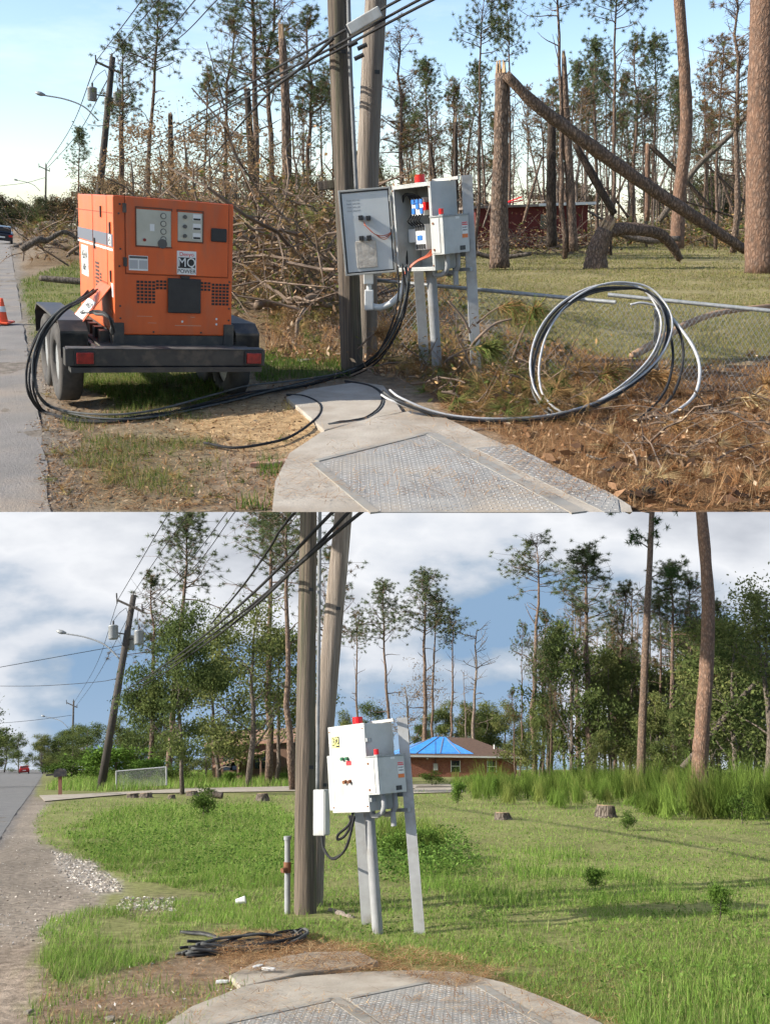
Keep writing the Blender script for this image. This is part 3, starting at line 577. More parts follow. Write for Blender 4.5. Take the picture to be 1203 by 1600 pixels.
def cabinet(place, foot, lean, label, opened):
    root = thing(place, 'control_cabinet', label, 'control cabinet', place.frame(*foot, yaw=-45, lean=lean))
    x0, x1, y0_, y1, z0, z1 = -.315, .245, -.2, .2, 1.19, 2.07; t = .012
    if opened:
        h = MB(); h.box(x0, x0 + t, y0_, y1, z0, z1).box(x1 - t, x1, y0_, y1, z0, z1).box(x0 + t, x1 - t, y0_, y1, z0, z0 + t).box(x0 + t, x1 - t, y0_, y1, z1 - t, z1).box(x0 + t, x1 - t, y1 - t, y1, z0 + t, z1 - t)
        h.box(x0 + t, x0 + .035, y0_, y0_ + t, z0 + t, z1 - t).box(x1 - .035, x1 - t, y0_, y0_ + t, z0 + t, z1 - t).box(x0 + .035, x1 - .035, y0_, y0_ + t, z0 + t, z0 + .04).box(x0 + .035, x1 - .035, y0_, y0_ + t, z1 - .04, z1 - t)
        h.obj('cabinet_body', GREYP, root, bevel=.003)
        B(root, 'back_panel', mat('inside_panel', (.36, .36, .34), rough=.6), x0 + .04, x1 - .04, y1 - .03, y1 - .014, z0 + .06, z1 - .06)
        it = bpy.data.objects.new('switchgear', None); C.objects.link(it); it.parent = root; it.location = (-.15, -.06, 0)
        cp = B(it, 'contactor', WHITE, -.02, .16, .0, .168, 1.75, 1.93, bevel=.006)
        for i in range(3):
            B(cp, 'blue_terminal', BLUEPL, -.01 + i * .058, .03 + i * .058, -.012, -.001, 1.77 + (i % 2) * .05, 1.83 + (i % 2) * .05); B(cp, 'blue_terminal', BLUEPL, -.01 + i * .058, .03 + i * .058, -.012, -.001, 1.87, 1.915)
        B(it, 'red_switch', REDL, .165, .2, -.02, .168, 1.8, 1.88)
        c2 = B(it, 'contactor', WHITE, -.02, .14, .02, .168, 1.4, 1.66, bevel=.006)
        for i in range(4): B(c2, 'terminal_slot', BLACK, -.005 + i * .036, .02 + i * .036, .012, .019, 1.6, 1.65); B(c2, 'terminal_slot', BLACK, -.005 + i * .036, .02 + i * .036, .012, .019, 1.41, 1.46)
        B(c2, 'blue_label', BLUEPL, .02, .09, .014, .019, 1.5, 1.55); B(it, 'relay', WHITE, -.14, -.04, .05, .168, 1.48, 1.62, bevel=.004)
        for i in range(5):
            xx = -.03 + i * .04; T(it, 'wire', BLACKR, [(xx, .0, 1.76), (xx - .01, -.05, 1.7), (xx, .01, 1.65)], .008, 6)
            T(it, 'wire', BLACKR, [(xx, .0, 1.92), (xx - .02 * i, -.05, 1.97), (-.16, .02, 1.9 + i * .01), (-.18, .05, 1.55), (-.14, .0, 1.25 + i * .01)], .01, 6)
        for i in range(4): T(root, 'lug_wire', mat('red_wire', (.42, .1, .05), rough=.5) if i == 0 else bpy.data.materials['red_wire'], [(.02 + i * .03, .02, 1.4), (.02 + i * .025, -.08, 1.34), (-.08 + i * .01, -.17, 1.28), (-.2 + i * .01, -.24, 1.16)], .007, 6)
        hinge = Matrix.Translation((x0 - .004, y0_ - .004, 0)) @ Matrix.Rotation(R(-136), 4, 'Z'); W = x1 - x0
        dr = MB(); dr.box(0, W, -.025, -.013, z0, z1).box(0, .02, -.013, .012, z0, z1).box(W - .02, W, -.013, .012, z0, z1).box(.02, W - .02, -.013, .012, z0, z0 + .02).box(.02, W - .02, -.013, .012, z1 - .02, z1)
        d = dr.obj('door', mat('door_rim_enamel', (.34, .34, .31), (.28, .28, .26), 6, .5), root, bevel=.003); d.matrix_local = hinge; d['label'] = 'open cabinet door showing its inside'
        B(d, 'inner_panel', DOORIN, .035, W - .035, -.013, -.002, z0 + .035, z1 - .035)
        g = MB(); a = .022
        for q in ((a, a + .012, z0 + a, z1 - a), (W - a - .012, W - a, z0 + a, z1 - a), (a + .012, W - a - .012, z0 + a, z0 + a + .012), (a + .012, W - a - .012, z1 - a - .012, z1 - a)): g.box(q[0], q[1], -.013, .004, q[2], q[3])
        g.obj('gasket', BLACKP, d)
        for i, (xx, zz) in enumerate(((.26, 1.77), (.34, 1.78), (.27, 1.57), (.35, 1.57))): B(d, 'switch_block', BLACKP, xx - .024, xx + .024, -.002, .07, zz - .024, zz + .024, bevel=.004)
        B(d, 'document_pouch', SILV, .2, .42, -.002, .012, 1.26, 1.54, bevel=.004)
        for i in range(3): T(d, 'wire', bpy.data.materials['red_wire'], [(.31, .05, 1.74 - i * .02), (.28, .06, 1.68), (.2, .05 + i * .01, 1.6), (.1, .03, 1.58 - i * .02), (.0, -.02, 1.62), (-.08, -.12, 1.65)], .004, 5)
        for i in range(4): text(d, 'Model  ATS 4 W', .02, Matrix.Translation((W - .15, -.0015, 1.96 - i * .035)) @ Matrix.Rotation(math.pi, 4, 'Z') @ Matrix.Rotation(R(90), 4, 'X'), mat('pencil', (.2, .2, .2)) if i == 0 else bpy.data.materials['pencil'])
        for zz in (1.32, 1.63, 1.95): B(root, 'hinge', GALV, x0 - .014, x0 - .001, y0_ - .03, y0_ + .02, zz - .03, zz + .03)
    else:
        B(root, 'cabinet_body', GREYP, x0, x1, y0_, y1, z0, z1, bevel=.005)
        d = B(root, 'door', PALEP, x0 - .004, x1 + .004, y0_ - .03, y0_ - .003, z0 - .006, z1 + .006, bevel=.006); yf = y0_ - .03
        g = MB(); q = .04
        for b in ((x0 + q, x0 + q + .006, z0 + q, z1 - q), (x0 + q + .006, x1 - q - .01, z1 - q - .006, z1 - q), (x0 + q + .006, x1 - q - .01, z0 + q, z0 + q + .006)): g.box(b[0], b[1], yf - .002, yf, b[2], b[3])
        g.obj('panel_crease', mat('crease', (.32, .32, .3), rough=.6), d)
        tg = B(d, 'number_tag', YELL, x0 + .05, x0 + .17, yf - .004, yf, 1.85, 1.97); B(tg, 'tag_half', BLACK, x0 + .115, x0 + .17, yf - .0055, yf - .004, 1.855, 1.965)
        text(tg, '3', .12, face_front(x0 + .083, yf - .006, 1.91), BLACK); text(tg, '2', .12, face_front(x0 + .142, yf - .007, 1.91), YELL)
        GRN = mat('green_lens', (.02, .12, .06), rough=.3)
        for xx in (-.1, -.03): MB().cyl((xx, yf, 1.73), (xx, yf - .035, 1.73), .018, 12).obj('indicator_light', GRN, d)
        for xx in (-.08, -.01): MB().cyl((xx, yf, 1.5), (xx, yf - .04, 1.49), .018, 12).obj('push_button', RUST, d)
        B(d, 'red_label', REDPR, -.06, .02, yf - .003, yf, 1.66, 1.705)
        for zz in (1.9, 1.3): B(root, 'latch', GALV, x1 + .001, x1 + .03, y0_ - .02, y0_ + .05, zz - .02, zz + .02, bevel=.003)
    for zz in (z0 + .05, z1 - .05):
        for xx in (x0 + .02, x1 - .02): MB().cyl((xx, y0_ - (0 if opened else .03), zz), (xx, y0_ - (.006 if opened else .036), zz), .008, 8).obj('screw', RUST, root)
    CY_(root, 'beacon', REDL, (-.06, -.02, z1 + .012), (-.06, -.02, z1 + .09), .055, 20); CY_(root, 'beacon_base', GALV, (-.06, -.02, z1), (-.06, -.02, z1 + .012), .06, 20)
    e = B(root, 'disconnect_box', GREYP, x1 + .01, x1 + .18, -.245, .155, 1.35, 1.72, bevel=.004); B(e, 'lid', GALV, x1 + .004, x1 + .19, -.255, .165, 1.721, 1.735)
    B(e, 'front_plate', PALEP, x1 + .02, x1 + .13, -.251, -.246, 1.37, 1.71); xf = x1 + .18
    for zz in (1.4, 1.66): MB().cyl((x1 + .05, -.251, zz), (x1 + .05, -.258, zz), .012, 10).obj('screw', RUST, e)
    danger_sticker(e, xf, .09, 1.58); B(e, 'black_plate', BLACKP, xf, xf + .003, .0, .085, 1.375, 1.42); B(e, 'white_label', WHITE, xf, xf + .002, -.05, .01, 1.69, 1.712)
    CY_(e, 'beacon', REDL, (x1 + .09, -.16, 1.736), (x1 + .09, -.16, 1.8), .026, 16); CY_(e, 'beacon_base', GALV, (x1 + .09, -.16, 1.735), (x1 + .09, -.16, 1.745), .032, 16)
    for i in range(2): T(root, 'conduit_elbow', CONDUIT, [(x1 + .08, -.1 + i * .17, 1.36), (x1 + .08, -.1 + i * .17, 1.22), (x1 + .02, -.1 + i * .17, 1.15), (x1 - .09, -.1 + i * .17, 1.14), (x1 - .1, -.1 + i * .17, 1.2)], .026, 12)
    B(root, 'bracket', GALV, x1 - .08, x1 + .17, .16, .2, 1.15, 1.185); CY_(root, 'stub_pipe', CONDUIT, (.3, .05, 1.02), (.3, .05, 1.16), .03, 12)
    CY_(root, 'pedestal_pipe', CONDUIT, (0, 0, -.1), (0, 0, 1.19), .055, 24); CY_(root, 'pipe_collar', CONDUIT, (0, 0, 1.12), (0, 0, 1.188), .064, 24)
    def post(x, y, top):
        m = MB(); m.box(x - .055, x - .049, y - .03, y + .03, -.1, top).box(x + .049, x + .055, y - .03, y + .03, -.1, top).box(x - .049, x + .049, y - .03, y - .024, -.1, top).box(x - .049, x - .025, y + .024, y + .03, -.1, top).box(x + .025, x + .049, y + .024, y + .03, -.1, top)
        o = m.obj('post', mat('post_paint', (.36, .365, .36), (.3, .3, .295), 9, .55, dirt=(.22, .2, .17), dscale=2.5) if 'post_paint' not in bpy.data.materials else bpy.data.materials['post_paint'], root); o.matrix_local = Matrix.Translation((x, y, 0)) @ Matrix.Rotation(R(45), 4, 'Z') @ Matrix.Translation((-x, -y, 0)); return o
    post(.36, .24, 2.11); post(-.43, .26, 1.72); B(root, 'cross_rail', GALV, -.42, .37, .205, .225, 1.3, 1.345); B(root, 'cross_rail', GALV, -.42, .37, .205, .225, 1.62, 1.665)
    B(root, 'top_bracket', PALEP, .0, .36, .1, .125, 2.074, 2.105)
    if not opened: B(root, 'side_box', GREYP, x0 - .24, x0 - .04, -.06, .12, 1.2, 1.78, bevel=.006)
    return root
def pole_pair(place, p1, p2, w1, w2, dep, lab1, lab2, cut):
    p1 = [(p1[0][0], p1[0][1] + 25)] + p1[1:]; p2 = [(p2[0][0], p2[0][1] + 25)] + p2[1:]
    for pts, w_, dp, lb, mt_, nm in ((p1, w1, dep, lab1, POLEW, 'utility_pole'), (p2, w2, dep + .55, lab2, POLEP, 'utility_pole')):
        mb, S, rad = trunk_px(place, pts, w_, dp, mt_, seed=3, n=24, jit=.012); o = S[0]; root = thing(place, nm, lb, 'utility pole', Matrix.Translation(Vector(o))); recenter(mb, o)
        mb.obj('shaft', mt_, root, True)
        rng = np.random.default_rng(7)
        for k in range(5):
            i = rng.integers(4, len(S) - 2); c = S[i] - o; r = rad[i]; a = rng.uniform(-2.4, -.7); q = c + np.array([math.cos(a), math.sin(a), 0]) * r * .98
            m = Matrix.Translation(Vector(q)) @ Matrix.Rotation(a, 4, 'Z'); b = MB(); b.box(-.01, .006, -.03, .03, -.02, .02, m=m); b.obj('notch', BLACK if k % 2 else RUST, root)
    return
def utility_pole(place, foot, top, dep, label, s=1.0, lamp=True, w_=11, tr=True):
    P = place.P; o = P(foot[0], foot[1], dep); o.z = -.1; tx, ty = top; k = place.mpp(tx, ty, dep); root = thing(place, 'utility_pole', label, 'utility pole', Matrix.Translation(o))
    L = lambda x, y, d=0: P(tx + x * s, ty + y * s, dep + d) - o
    MB().tube([Vector((0, 0, 0)), L(0, 0) * .5, L(0, 0)], [w_ * k / 2 * 1.15, w_ * k / 2, w_ * k / 2 * .8], 14).obj('shaft', POLED, root, True)
    if lamp:
        a = MB(); a.tube(spline([L(-22, 100), L(-45, 78), L(-75, 66), L(-108, 60)], 6), 1.1 * k * s, 8); a.obj('lamp_arm', GALV, root, True)
        h = MB(); c = L(-112, 58); u = Vector((9 * k * s, 0, -2.2 * k * s)); h.tube([c - u, c - u * .5, c, c + u * .7], [1.2 * k * s, 3.2 * k * s, 3.4 * k * s, 1.5 * k * s], 10); h.obj('lamp_head', GALV, root, True)
    ca = MB(); ca.tube([L(-25, 8, -.3), L(14, 26, -.3)], 2.0 * k * s, 6); ca.obj('crossarm', POLED, root)
    MB().tube([L(-26, 13, -.3), L(-27, -3, -.3)], 1.2 * k * s, 8).obj('insulator', BLACKP, root); MB().tube([L(13, 26, -.3), L(13, 14, -.3)], 1.2 * k * s, 8).obj('insulator', BLACKP, root); MB().tube([L(-1, 0), L(-1, -6)], 1.2 * k * s, 8).obj('insulator', BLACKP, root)
    if tr:
        for (x, y) in ((-32, 58), (8, 66), (-6, 74)):
            d = -.6 if y < 70 else .5; c0, c1 = L(x, y + 11, d), L(x, y - 11, d); r = 7.2 * k * s; ax = (c1 - c0)
            MB().tube([c0, c0 + ax * .06, c0 + ax * .88, c0 + ax * .92, c1], [r * .9, r, r, r * 1.1, r * .75], 18).obj('transformer', GALV, root, True)
            MB().tube([c1, c1 + ax * .3], r * .22, 8).obj('bushing', BLACKP, root); MB().tube([(c0 + c1) / 2, L(-8, y + 4)], 1.1 * k, 6).obj('bracket', BLACKS, root)
            T(root, 'jumper_wire', BLACKR, [c1 + ax * .3, L(x * .7, y - 30, -.3), L(-12 if x < 0 else 8, 20, -.3)], .45 * k, 5)
    return root
def wire(place, pts, r, label, material=BLACKR, name='overhead_wire', cat='cable', group=None, n=6):
    P = [place.P(*p) for p in pts]; mb = MB(); S = spline(P, 8); mb.tube(S, r, n); m = recenter(mb, S[len(S) // 2]); o = mb.obj(name, material, None, True); put(place, o, m); return tag(o, label, cat, group)
def pad(place, name, label, outline, z, plates, strips, extra=()):
    root = thing(place, name, label, 'concrete pad', Matrix.Translation(place.G(outline[0][0], outline[0][1]))); o = place.G(outline[0][0], outline[0][1])
    g = lambda p, zz=0: place.G(p[0], p[1], zz) - o
    zb = 0.0 if place is PA else -.12; dn = lambda p: g(p, z) if p[1] < 799 or place is PB else g(p, 0)
    mb = MB(); mb.prism2([dn(p) for p in outline], [g(p, z) for p in outline], zb, z); mb.obj('slab', CONC, root, bevel=0 if place is PA else .012)
    for e in extra: MB().prism([g(p, z) for p in e], -.12, z - .012).obj('slab', CONC, root, bevel=.012)
    for poly in plates:
        q = [Vector((*g(p, z + .006).xy, 0)) for p in poly]; pl = MB().prism(q, z + .0005, z + .006).obj('steel_plate', PLATE, root)
        ax = (q[1] - q[0]).normalized(); ay = Vector((-ax.y, ax.x, 0)); P2 = np.array([(p.dot(ax), p.dot(ay)) for p in q]); st = .042
        us = np.arange(P2[:, 0].min(), P2[:, 0].max(), st); vs = np.arange(P2[:, 1].min(), P2[:, 1].max(), st); U, V_ = np.meshgrid(us, vs); U = U.ravel(); V_ = V_.ravel(); ii = (np.round(U / st) + np.round(V_ / st)).astype(int) % 2
        c = P2.mean(0); ok = in_poly((U - c[0]) * 1.03 + c[0], (V_ - c[1]) * 1.03 + c[1], P2); U, V_, ii = U[ok], V_[ok], ii[ok]
        ctr = np.outer(U, np.array(ax)) + np.outer(V_, np.array(ay)); ctr[:, 2] = z + .0065; dir_ = np.where(ii[:, None] == 0, (np.array(ax) + np.array(ay)) * .707, (np.array(ax) - np.array(ay)) * .707); per = np.stack([-dir_[:, 1], dir_[:, 0], 0 * U], 1)
        a, b, cc, d = ctr - dir_ * .017, ctr + per * .0055, ctr + dir_ * .017, ctr - per * .0055; t_ = ctr + np.array([0, 0, .004])
        tri = np.stack([a, d, t_, d, cc, t_, cc, b, t_, b, a, t_], 1).reshape(-1, 3); me = tri_mesh('tread_lugs', tri, LUG, parent=pl); me['kind'] = 'stuff'
    for (a, b, w_) in strips:
        pa, pb = g(a, z + .01), g(b, z + .01); d = (pb - pa); n = Vector((-d.y, d.x, 0)).normalized() * w_ / 2; MB().prism([pa - n, pb - n, pb + n, pa + n], z + .0005, z + .011).obj('edge_strip', STRIP, root)
    return root
def vent_pipe(place, foot, top_py, w_, label):
    m = place.frame(*foot); root = thing(place, 'standpipe', label, 'pipe', m); k = place.mpp(foot[0], foot[1], m.translation.y); h = (foot[1] - top_py) * k; r = w_ * k / 2
    CY_(root, 'pipe', CONDUIT, (0, 0, -.1), (0, 0, h * .58), r, 16); CY_(root, 'coupling', RUST, (0, 0, h * .52), (0, 0, h * .66), r * 1.25, 16); CY_(root, 'upper_pipe', CONDUIT, (0, 0, h * .66), (0, 0, h * .95), r * .95, 16)
    CY_(root, 'cap', GALV, (0, 0, h * .95), (0, 0, h), r * 1.25, 16); CY_(root, 'tap', RUST, (-r * .5, -r, h * .57), (-r * 1.6, -r * 2.2, h * .56), r * .8, 12); return root
def brush(place, spots, rng, n, L_, r, name, label, cat, material=TWIG, up=.5, z=(0, .6), leaf=0, lcols=LA, lsz=(.03, .07), px_scale=True):
    """tangle of fallen branches: nobody could count them"""
    mb = MB(); lc = []
    g = np.concatenate([sample(place, s, n, rng, .3) for s in spots]); rng.shuffle(g); g = g[:n]
    for p in g:
        az = rng.uniform(0, 6.283); el = rng.uniform(-.15, up); d = np.array([math.cos(az) * math.cos(el), math.sin(az) * math.cos(el), math.sin(el)]); L1 = rng.uniform(*L_); p = p + np.array([0, 0, rng.uniform(*z)]); q = [p]
        for k in range(4): d = d + rng.normal(0, .28, 3); d[2] -= .03; d /= np.linalg.norm(d); q.append(q[-1] + d * L1 / 4); q[-1][2] = max(q[-1][2], .01)
        rr = rng.uniform(*r); mb.tube(q, np.linspace(rr, rr * .35, 5), 4, cap=False)
        for k in range(3):
            j = rng.integers(1, 4); e = q[j] + rng.normal(0, .22 * L1, 3); e[2] = max(e[2], .01); mb.tube([q[j], (q[j] + e) / 2 + rng.normal(0, .04 * L1, 3), e], [rr * .45, rr * .3, rr * .12], 3, cap=False); lc.append(e)
            if leaf:
                for i in range(leaf): lc.append(e + rng.normal(0, .12 * L1, 3))
    o = mb.obj(name, material); put(place, o); tag(o, label, cat, kind='stuff'); return np.array(lc)
def house_far(place, foot, w_, dp, hw, hr, yaw, label, wall, roof):
    m = place.frame(*foot, yaw=yaw); root = thing(place, 'house', label, 'house', m); B(root, 'wall', wall, 0, w_, 0, dp, 0, hw)
    r = MB(); e = .4; r.add([(-e, -e, hw), (w_ + e, -e, hw), (w_ + e, dp + e, hw), (-e, dp + e, hw), (-e * .5, dp / 2, hw + hr), (w_ + e * .5, dp / 2, hw + hr)], [(0, 1, 5, 4), (2, 3, 4, 5), (0, 4, 3), (1, 2, 5), (0, 3, 2, 1)]); r.obj('roof', roof, root)
    for x in (.2, .7): wd = B(root, 'window', WINDOW, w_ * x, w_ * x + 1.1, -.04, -.002, 1, 2.2); B(wd, 'frame', WHITE, w_ * x - .1, w_ * x + 1.2, -.06, -.041, .88, 1)
    B(root, 'door', WHITE, w_ * .48, w_ * .48 + 1, -.05, -.002, 0, 2.1); return root
def car(place, foot, yaw, label, paint):
    m = place.frame(*foot, yaw=yaw); root = thing(place, 'parked_car', label, 'car', m)
    def prof(pts, x0, x1, ins=0):
        b = MB(); n = len(pts); b.add([(x0, p[0], p[1]) for p in pts] + [(x1, p[0], p[1]) for p in pts], [tuple(range(n)), tuple(range(n, 2 * n))[::-1]] + [(i, n + i, n + (i + 1) % n, (i + 1) % n) for i in range(n)]); return b
    prof([(0, .3), (0, .8), (.1, .92), (1.1, 1.0), (3.2, .98), (4.3, .8), (4.4, .35)], -.88, .88).obj('body', paint, root, bevel=.05)
    prof([(.25, .97), (.75, 1.45), (2.3, 1.47), (3.1, .99)], -.75, .75).obj('cabin', paint, root, bevel=.06)
    B(root, 'rear_window', WINDOW, -.62, .62, .38, .42, 1.06, 1.36).matrix_local = Matrix.Translation((0, .0, 0))
    for x in (-.7, .7):
        B(root, 'tail_light', REDL, x - .15, x + .15, -.02, .02, .66, .84)
        for y in (.8, 3.5): CY_(root, 'wheel', RUBBER, (x * 1.12 - .1, y, .31), (x * 1.12 + .1, y, .31), .31, 16)
    B(root, 'number_plate', WHITE, -.25, .25, -.025, -.002, .55, .67); return root
def stump(place, px, py, w_, h, label, group=None):
    m = place.frame(px, py); root = thing(place, 'tree_stump', label, 'stump', m, group); k = place.mpp(px, py, m.translation.y); r = w_ * k / 2; hh = h * k; rng = np.random.default_rng(int(px)); n = 14; b = MB()
    b.tube([(0, 0, -.05), (0, 0, hh * .3), (0, 0, hh)], [r * 1.25, r, r * .92], n, jit=.12, rng=rng); b.obj('bark', BARK_GREY, root); CY_(root, 'cut_face', FRESH, (0, 0, hh), (0, 0, hh + .012), r * .85, 14); return root
# ================================================================ UPPER PLACE: the roadside after the storm
PAD_A = [(425, 800), (430, 752), (452, 708), (500, 676), (560, 658), (640, 642), (690, 650), (760, 682), (860, 728), (950, 768), (985, 790), (988, 800)]
pad(PA, 'concrete_pad', 'concrete pad with steel tread plates below the coiled cables', PAD_A, .055,
    [[(498, 722), (672, 678), (893, 800), (590, 800)], [(742, 700), (800, 694), (965, 780), (968, 800), (945, 800)]], [((492, 722), (586, 800), .06), ((672, 676), (905, 800), .1), ((495, 719), (672, 675), .05)],
    extra=[[(447, 618), (480, 606), (560, 594), (600, 600), (622, 630), (630, 641), (560, 656), (506, 670)]])
# ---- generator on its trailer
gx = PA.P(175, 420, 8.3); up_px = -.03
mg = PA.frame(178, 1, yaw=27, dep=8.3); gm = PA.frame(266, 560, yaw=27, lean=0.0, dep=8.6); gm.translation = Vector((-2.52, 8.3, 0))
gen = thing(PA, 'generator_trailer', 'orange diesel generator on a black two wheel axle trailer beside the road', 'generator', gm)
GW, GL, Z0, Z1 = 1.1, 1.85, .69, 1.9
body = B(gen, 'body', ORANGE, 0, GW, 0, GL, Z0, Z1, bevel=.012)
def gap(x0, x1, z0, z1): B(gen, 'panel_gap', ORANGE_D, x0, x1, -.003, -.0005, z0, z1)
kz_ = (Z1 - Z0)
gap(.1, .108, 1.24, 1.9); gap(.1, 1.05, 1.232, 1.24); gap(1.05, 1.056, 1.232, 1.9); gap(.02, 1.09, 1.9, 1.905)
dr = B(gen, 'control_door', ORANGE, .108, 1.048, -.014, -.0035, 1.243, 1.897, bevel=.004)
for (x0, x1) in ((.2, .51), (.57, .8)):
    wd = B(dr, 'control_window', GAUGE, x0, x1, -.017, -.0145, 1.49 if x0 < .4 else 1.55, 1.8, bevel=.002)
    if x0 < .4:
        for i in range(4): CY_(wd, 'gauge', DARKG, (.44, -.018, 1.755 - i * .067), (.44, -.024, 1.755 - i * .067), .027, 16); CY_(wd, 'gauge_face', GAUGE, (.44, -.0245, 1.755 - i * .067), (.44, -.0255, 1.755 - i * .067), .02, 16)
        CY_(wd, 'gauge', DARKG, (.43, -.018, 1.515), (.43, -.026, 1.515), .042, 18); B(wd, 'small_label', WHITE, .32, .36, -.019, -.0175, 1.62, 1.68); CY_(wd, 'knob', REDD, (.27, -.018, 1.54), (.27, -.03, 1.54), .014, 10)
    else:
        for i in range(3): mtr = B(wd, 'meter', WHITE, .71, .785, -.02, -.0175, 1.735 - i * .082, 1.79 - i * .082); B(mtr, 'meter_scale', BLACK, .715, .78, -.0215, -.0205, 1.738 - i * .082, 1.755 - i * .082); CY_(wd, 'knob', DARKG, (.635, -.018, 1.76 - i * .082), (.635, -.035, 1.76 - i * .082), .018, 10)
B(dr, 'window_bar', ORANGE, .512, .568, -.022, -.0145, 1.49, 1.8)
B(dr, 'latch', BLACKP, .88, 1.03, -.032, -.0145, 1.56, 1.68, bevel=.01)
nb = B(dr, 'notice', WHITE, .13, .3, -.0165, -.0145, 1.27, 1.4); B(nb, 'notice_rows', DARKG, .135, .295, -.018, -.017, 1.375, 1.395); B(nb, 'notice_rows', mat('grey_print', (.35, .35, .35)), .135, .21, -.018, -.017, 1.285, 1.36); B(nb, 'notice_rows', bpy.data.materials['grey_print'], .22, .295, -.018, -.017, 1.285, 1.36)
bd = B(dr, 'maker_badge', WHITE, .565, .745, -.0165, -.0145, 1.252, 1.462); B(bd, 'badge_field', BLACK, .575, .735, -.0185, -.017, 1.31, 1.405)
text(bd, 'Denyo', .05, face_front(.655, -.0175, 1.432), REDPR); text(bd, 'MQ', .115, face_front(.655, -.0195, 1.357), WHITE, sx=.92); text(bd, 'POWER', .05, face_front(.655, -.0175, 1.28), BLACK)
for (x0, nx, z0, nz) in ((.2, 5, .98, 7), (.375, 3, 1.11, 3), (.79, 3, 1.11, 3), (.9, 5, .98, 7)):
    for i in range(nx):
        for j in range(nz): B(gen, 'vent_slot', BLACK, x0 + i * .035, x0 + i * .035 + .026, -.004, -.0005, z0 + j * .03, z0 + j * .03 + .02)
cv = B(gen, 'black_cover', BLACKP, .48, .79, -.03, -.0045, .9, 1.215, bevel=.008); B(cv, 'cover_hinge', BLACKP, .6, .68, -.034, -.004, 1.216, 1.238)
for (x, z) in ((.05, 1.75), (.05, 1.3), (.05, .95), (.05, .84), (1.07, 1.2), (1.07, .95), (1.07, .84), (.35, .72), (.8, .72), (.06, 1.83), (.06, 1.45)): CY_(gen, 'bolt', BLACKS, (x, 0, z), (x, -.008, z), .009, 8)
for (x, z) in ((.95, .85), (.95, .8), (.62, .82)): CY_(gen, 'paint_chip', WHITEP, (x, -.0005, z), (x, -.0015, z), .011, 9)
for (x, z) in ((.095, 1.8), (.095, 1.34)): B(gen, 'door_hinge', BLACKS, x - .012, x + .02, -.02, -.001, z - .04, z + .04, bevel=.003)
for i, (x0, x1, z) in enumerate(((.2, .34, .86), (.55, .8, .78), (.86, 1.0, 1.3), (.3, .38, .8), (.7, .74, .86))): B(gen, 'scratch', mat('bare_scratch', (.42, .24, .16), rough=.6) if i == 0 else bpy.data.materials['bare_scratch'], x0, x1, -.0012, -.0004, z, z + .004 + .002 * (i % 3)) if z < 1.2 else None
for (x0, x1, z0, z1) in ((.19, .52, 1.48, 1.81), (.56, .81, 1.54, 1.81)):
    fr = MB()
    for b in ((x0, x1, z1, z1 + .012), (x0, x1, z0 - .002, z0 + .009), (x0, x0 + .01, z0 + .009, z1), (x1 - .01, x1, z0 + .009, z1)): fr.box(b[0], b[1], -.021, -.0146, b[2], b[3])
    fr.obj('window_bezel', mat('dark_bezel', (.12, .04, .02), rough=.6) if x0 < .3 else bpy.data.materials['dark_bezel'], dr)
# left flank
def lf(name, m_, y0_, y1_, z0_, z1_, o=.003): return B(gen, name, m_, -o, -.0005, y0_, y1_, z0_, z1_)
STRIPE = mat('grey_stripe', (.09, .1, .13), rough=.45)
for (a, b) in ((.02, .27), (.3, .98), (1.02, 1.9)): lf('grey_stripe', STRIPE, a, b, 1.46, 1.57); lf('white_stripe', WHITE, a, b, 1.425, 1.445)
for y in (.285, 1.0): lf('panel_gap', ORANGE_D, y - .004, y + .004, .75, 1.9)
lf('panel_gap', ORANGE_D, .02, 1.95, 1.745, 1.753); lf('panel_gap', ORANGE_D, .3, 1.0, 1.12, 1.128)
lab = lf('white_panel', WHITE, 1.3, 1.7, 1.1, 1.4); text(lab, '45kVA', .12, face_left(-.0045, 1.5, 1.3), BLACK); text(lab, '60Hz', .1, face_left(-.0045, 1.5, 1.18), BLACK)
tg2 = lf('number_label', WHITE, .08, .2, 1.47, 1.56, .005); text(tg2, '45', .1, face_left(-.006, .14, 1.51), BLACK)
lf('white_tag', WHITE, .03, .12, 1.02, 1.14)
for i in range(9): lf('louvre', BLACK, .72, .9, .98 + i * .035, 1.0 + i * .035)
for i in range(5): lf('louvre', BLACK, .6, .68, 1.05 + i * .03, 1.068 + i * .03)
for (y, z) in ((.12, 1.62), (.9, 1.45), (.12, 1.2), (.55, 1.75)): h = lf('hinge', BLACKS, y - .012, y + .012, z - .05, z + .05, .014)
B(gen, 'cable_bay', mat('bay_inside', (.3, .06, .012), rough=.6), -.0045, -.0005, .1, .62, .71, 1.1)
fl = MB(); fl.box(-.34, 0, -.012, .0, -.0, .012); flap = MB(); flap.box(-.01, .0, .1, .62, -.42, 0); fo = flap.obj('cable_flap', ORANGE, gen, bevel=.003); fo.matrix_local = Matrix.Translation((-.002, 0, 1.11)) @ Matrix.Rotation(R(38), 4, 'Y')
wl = B(fo, 'warning_panel', WHITE, -.0125, -.0105, .16, .56, -.4, -.2); text(wl, '! DANGER', .07, face_left(-.0135, .36, -.26), BLACK); text(wl, '600 V', .075, face_left(-.0135, .36, -.345), BLACK)
for x in (-.02, GW - .08): B(gen, 'corner_foot', BLACKS, x, x + .1, -.018, .12, .56, .8, bevel=.004)
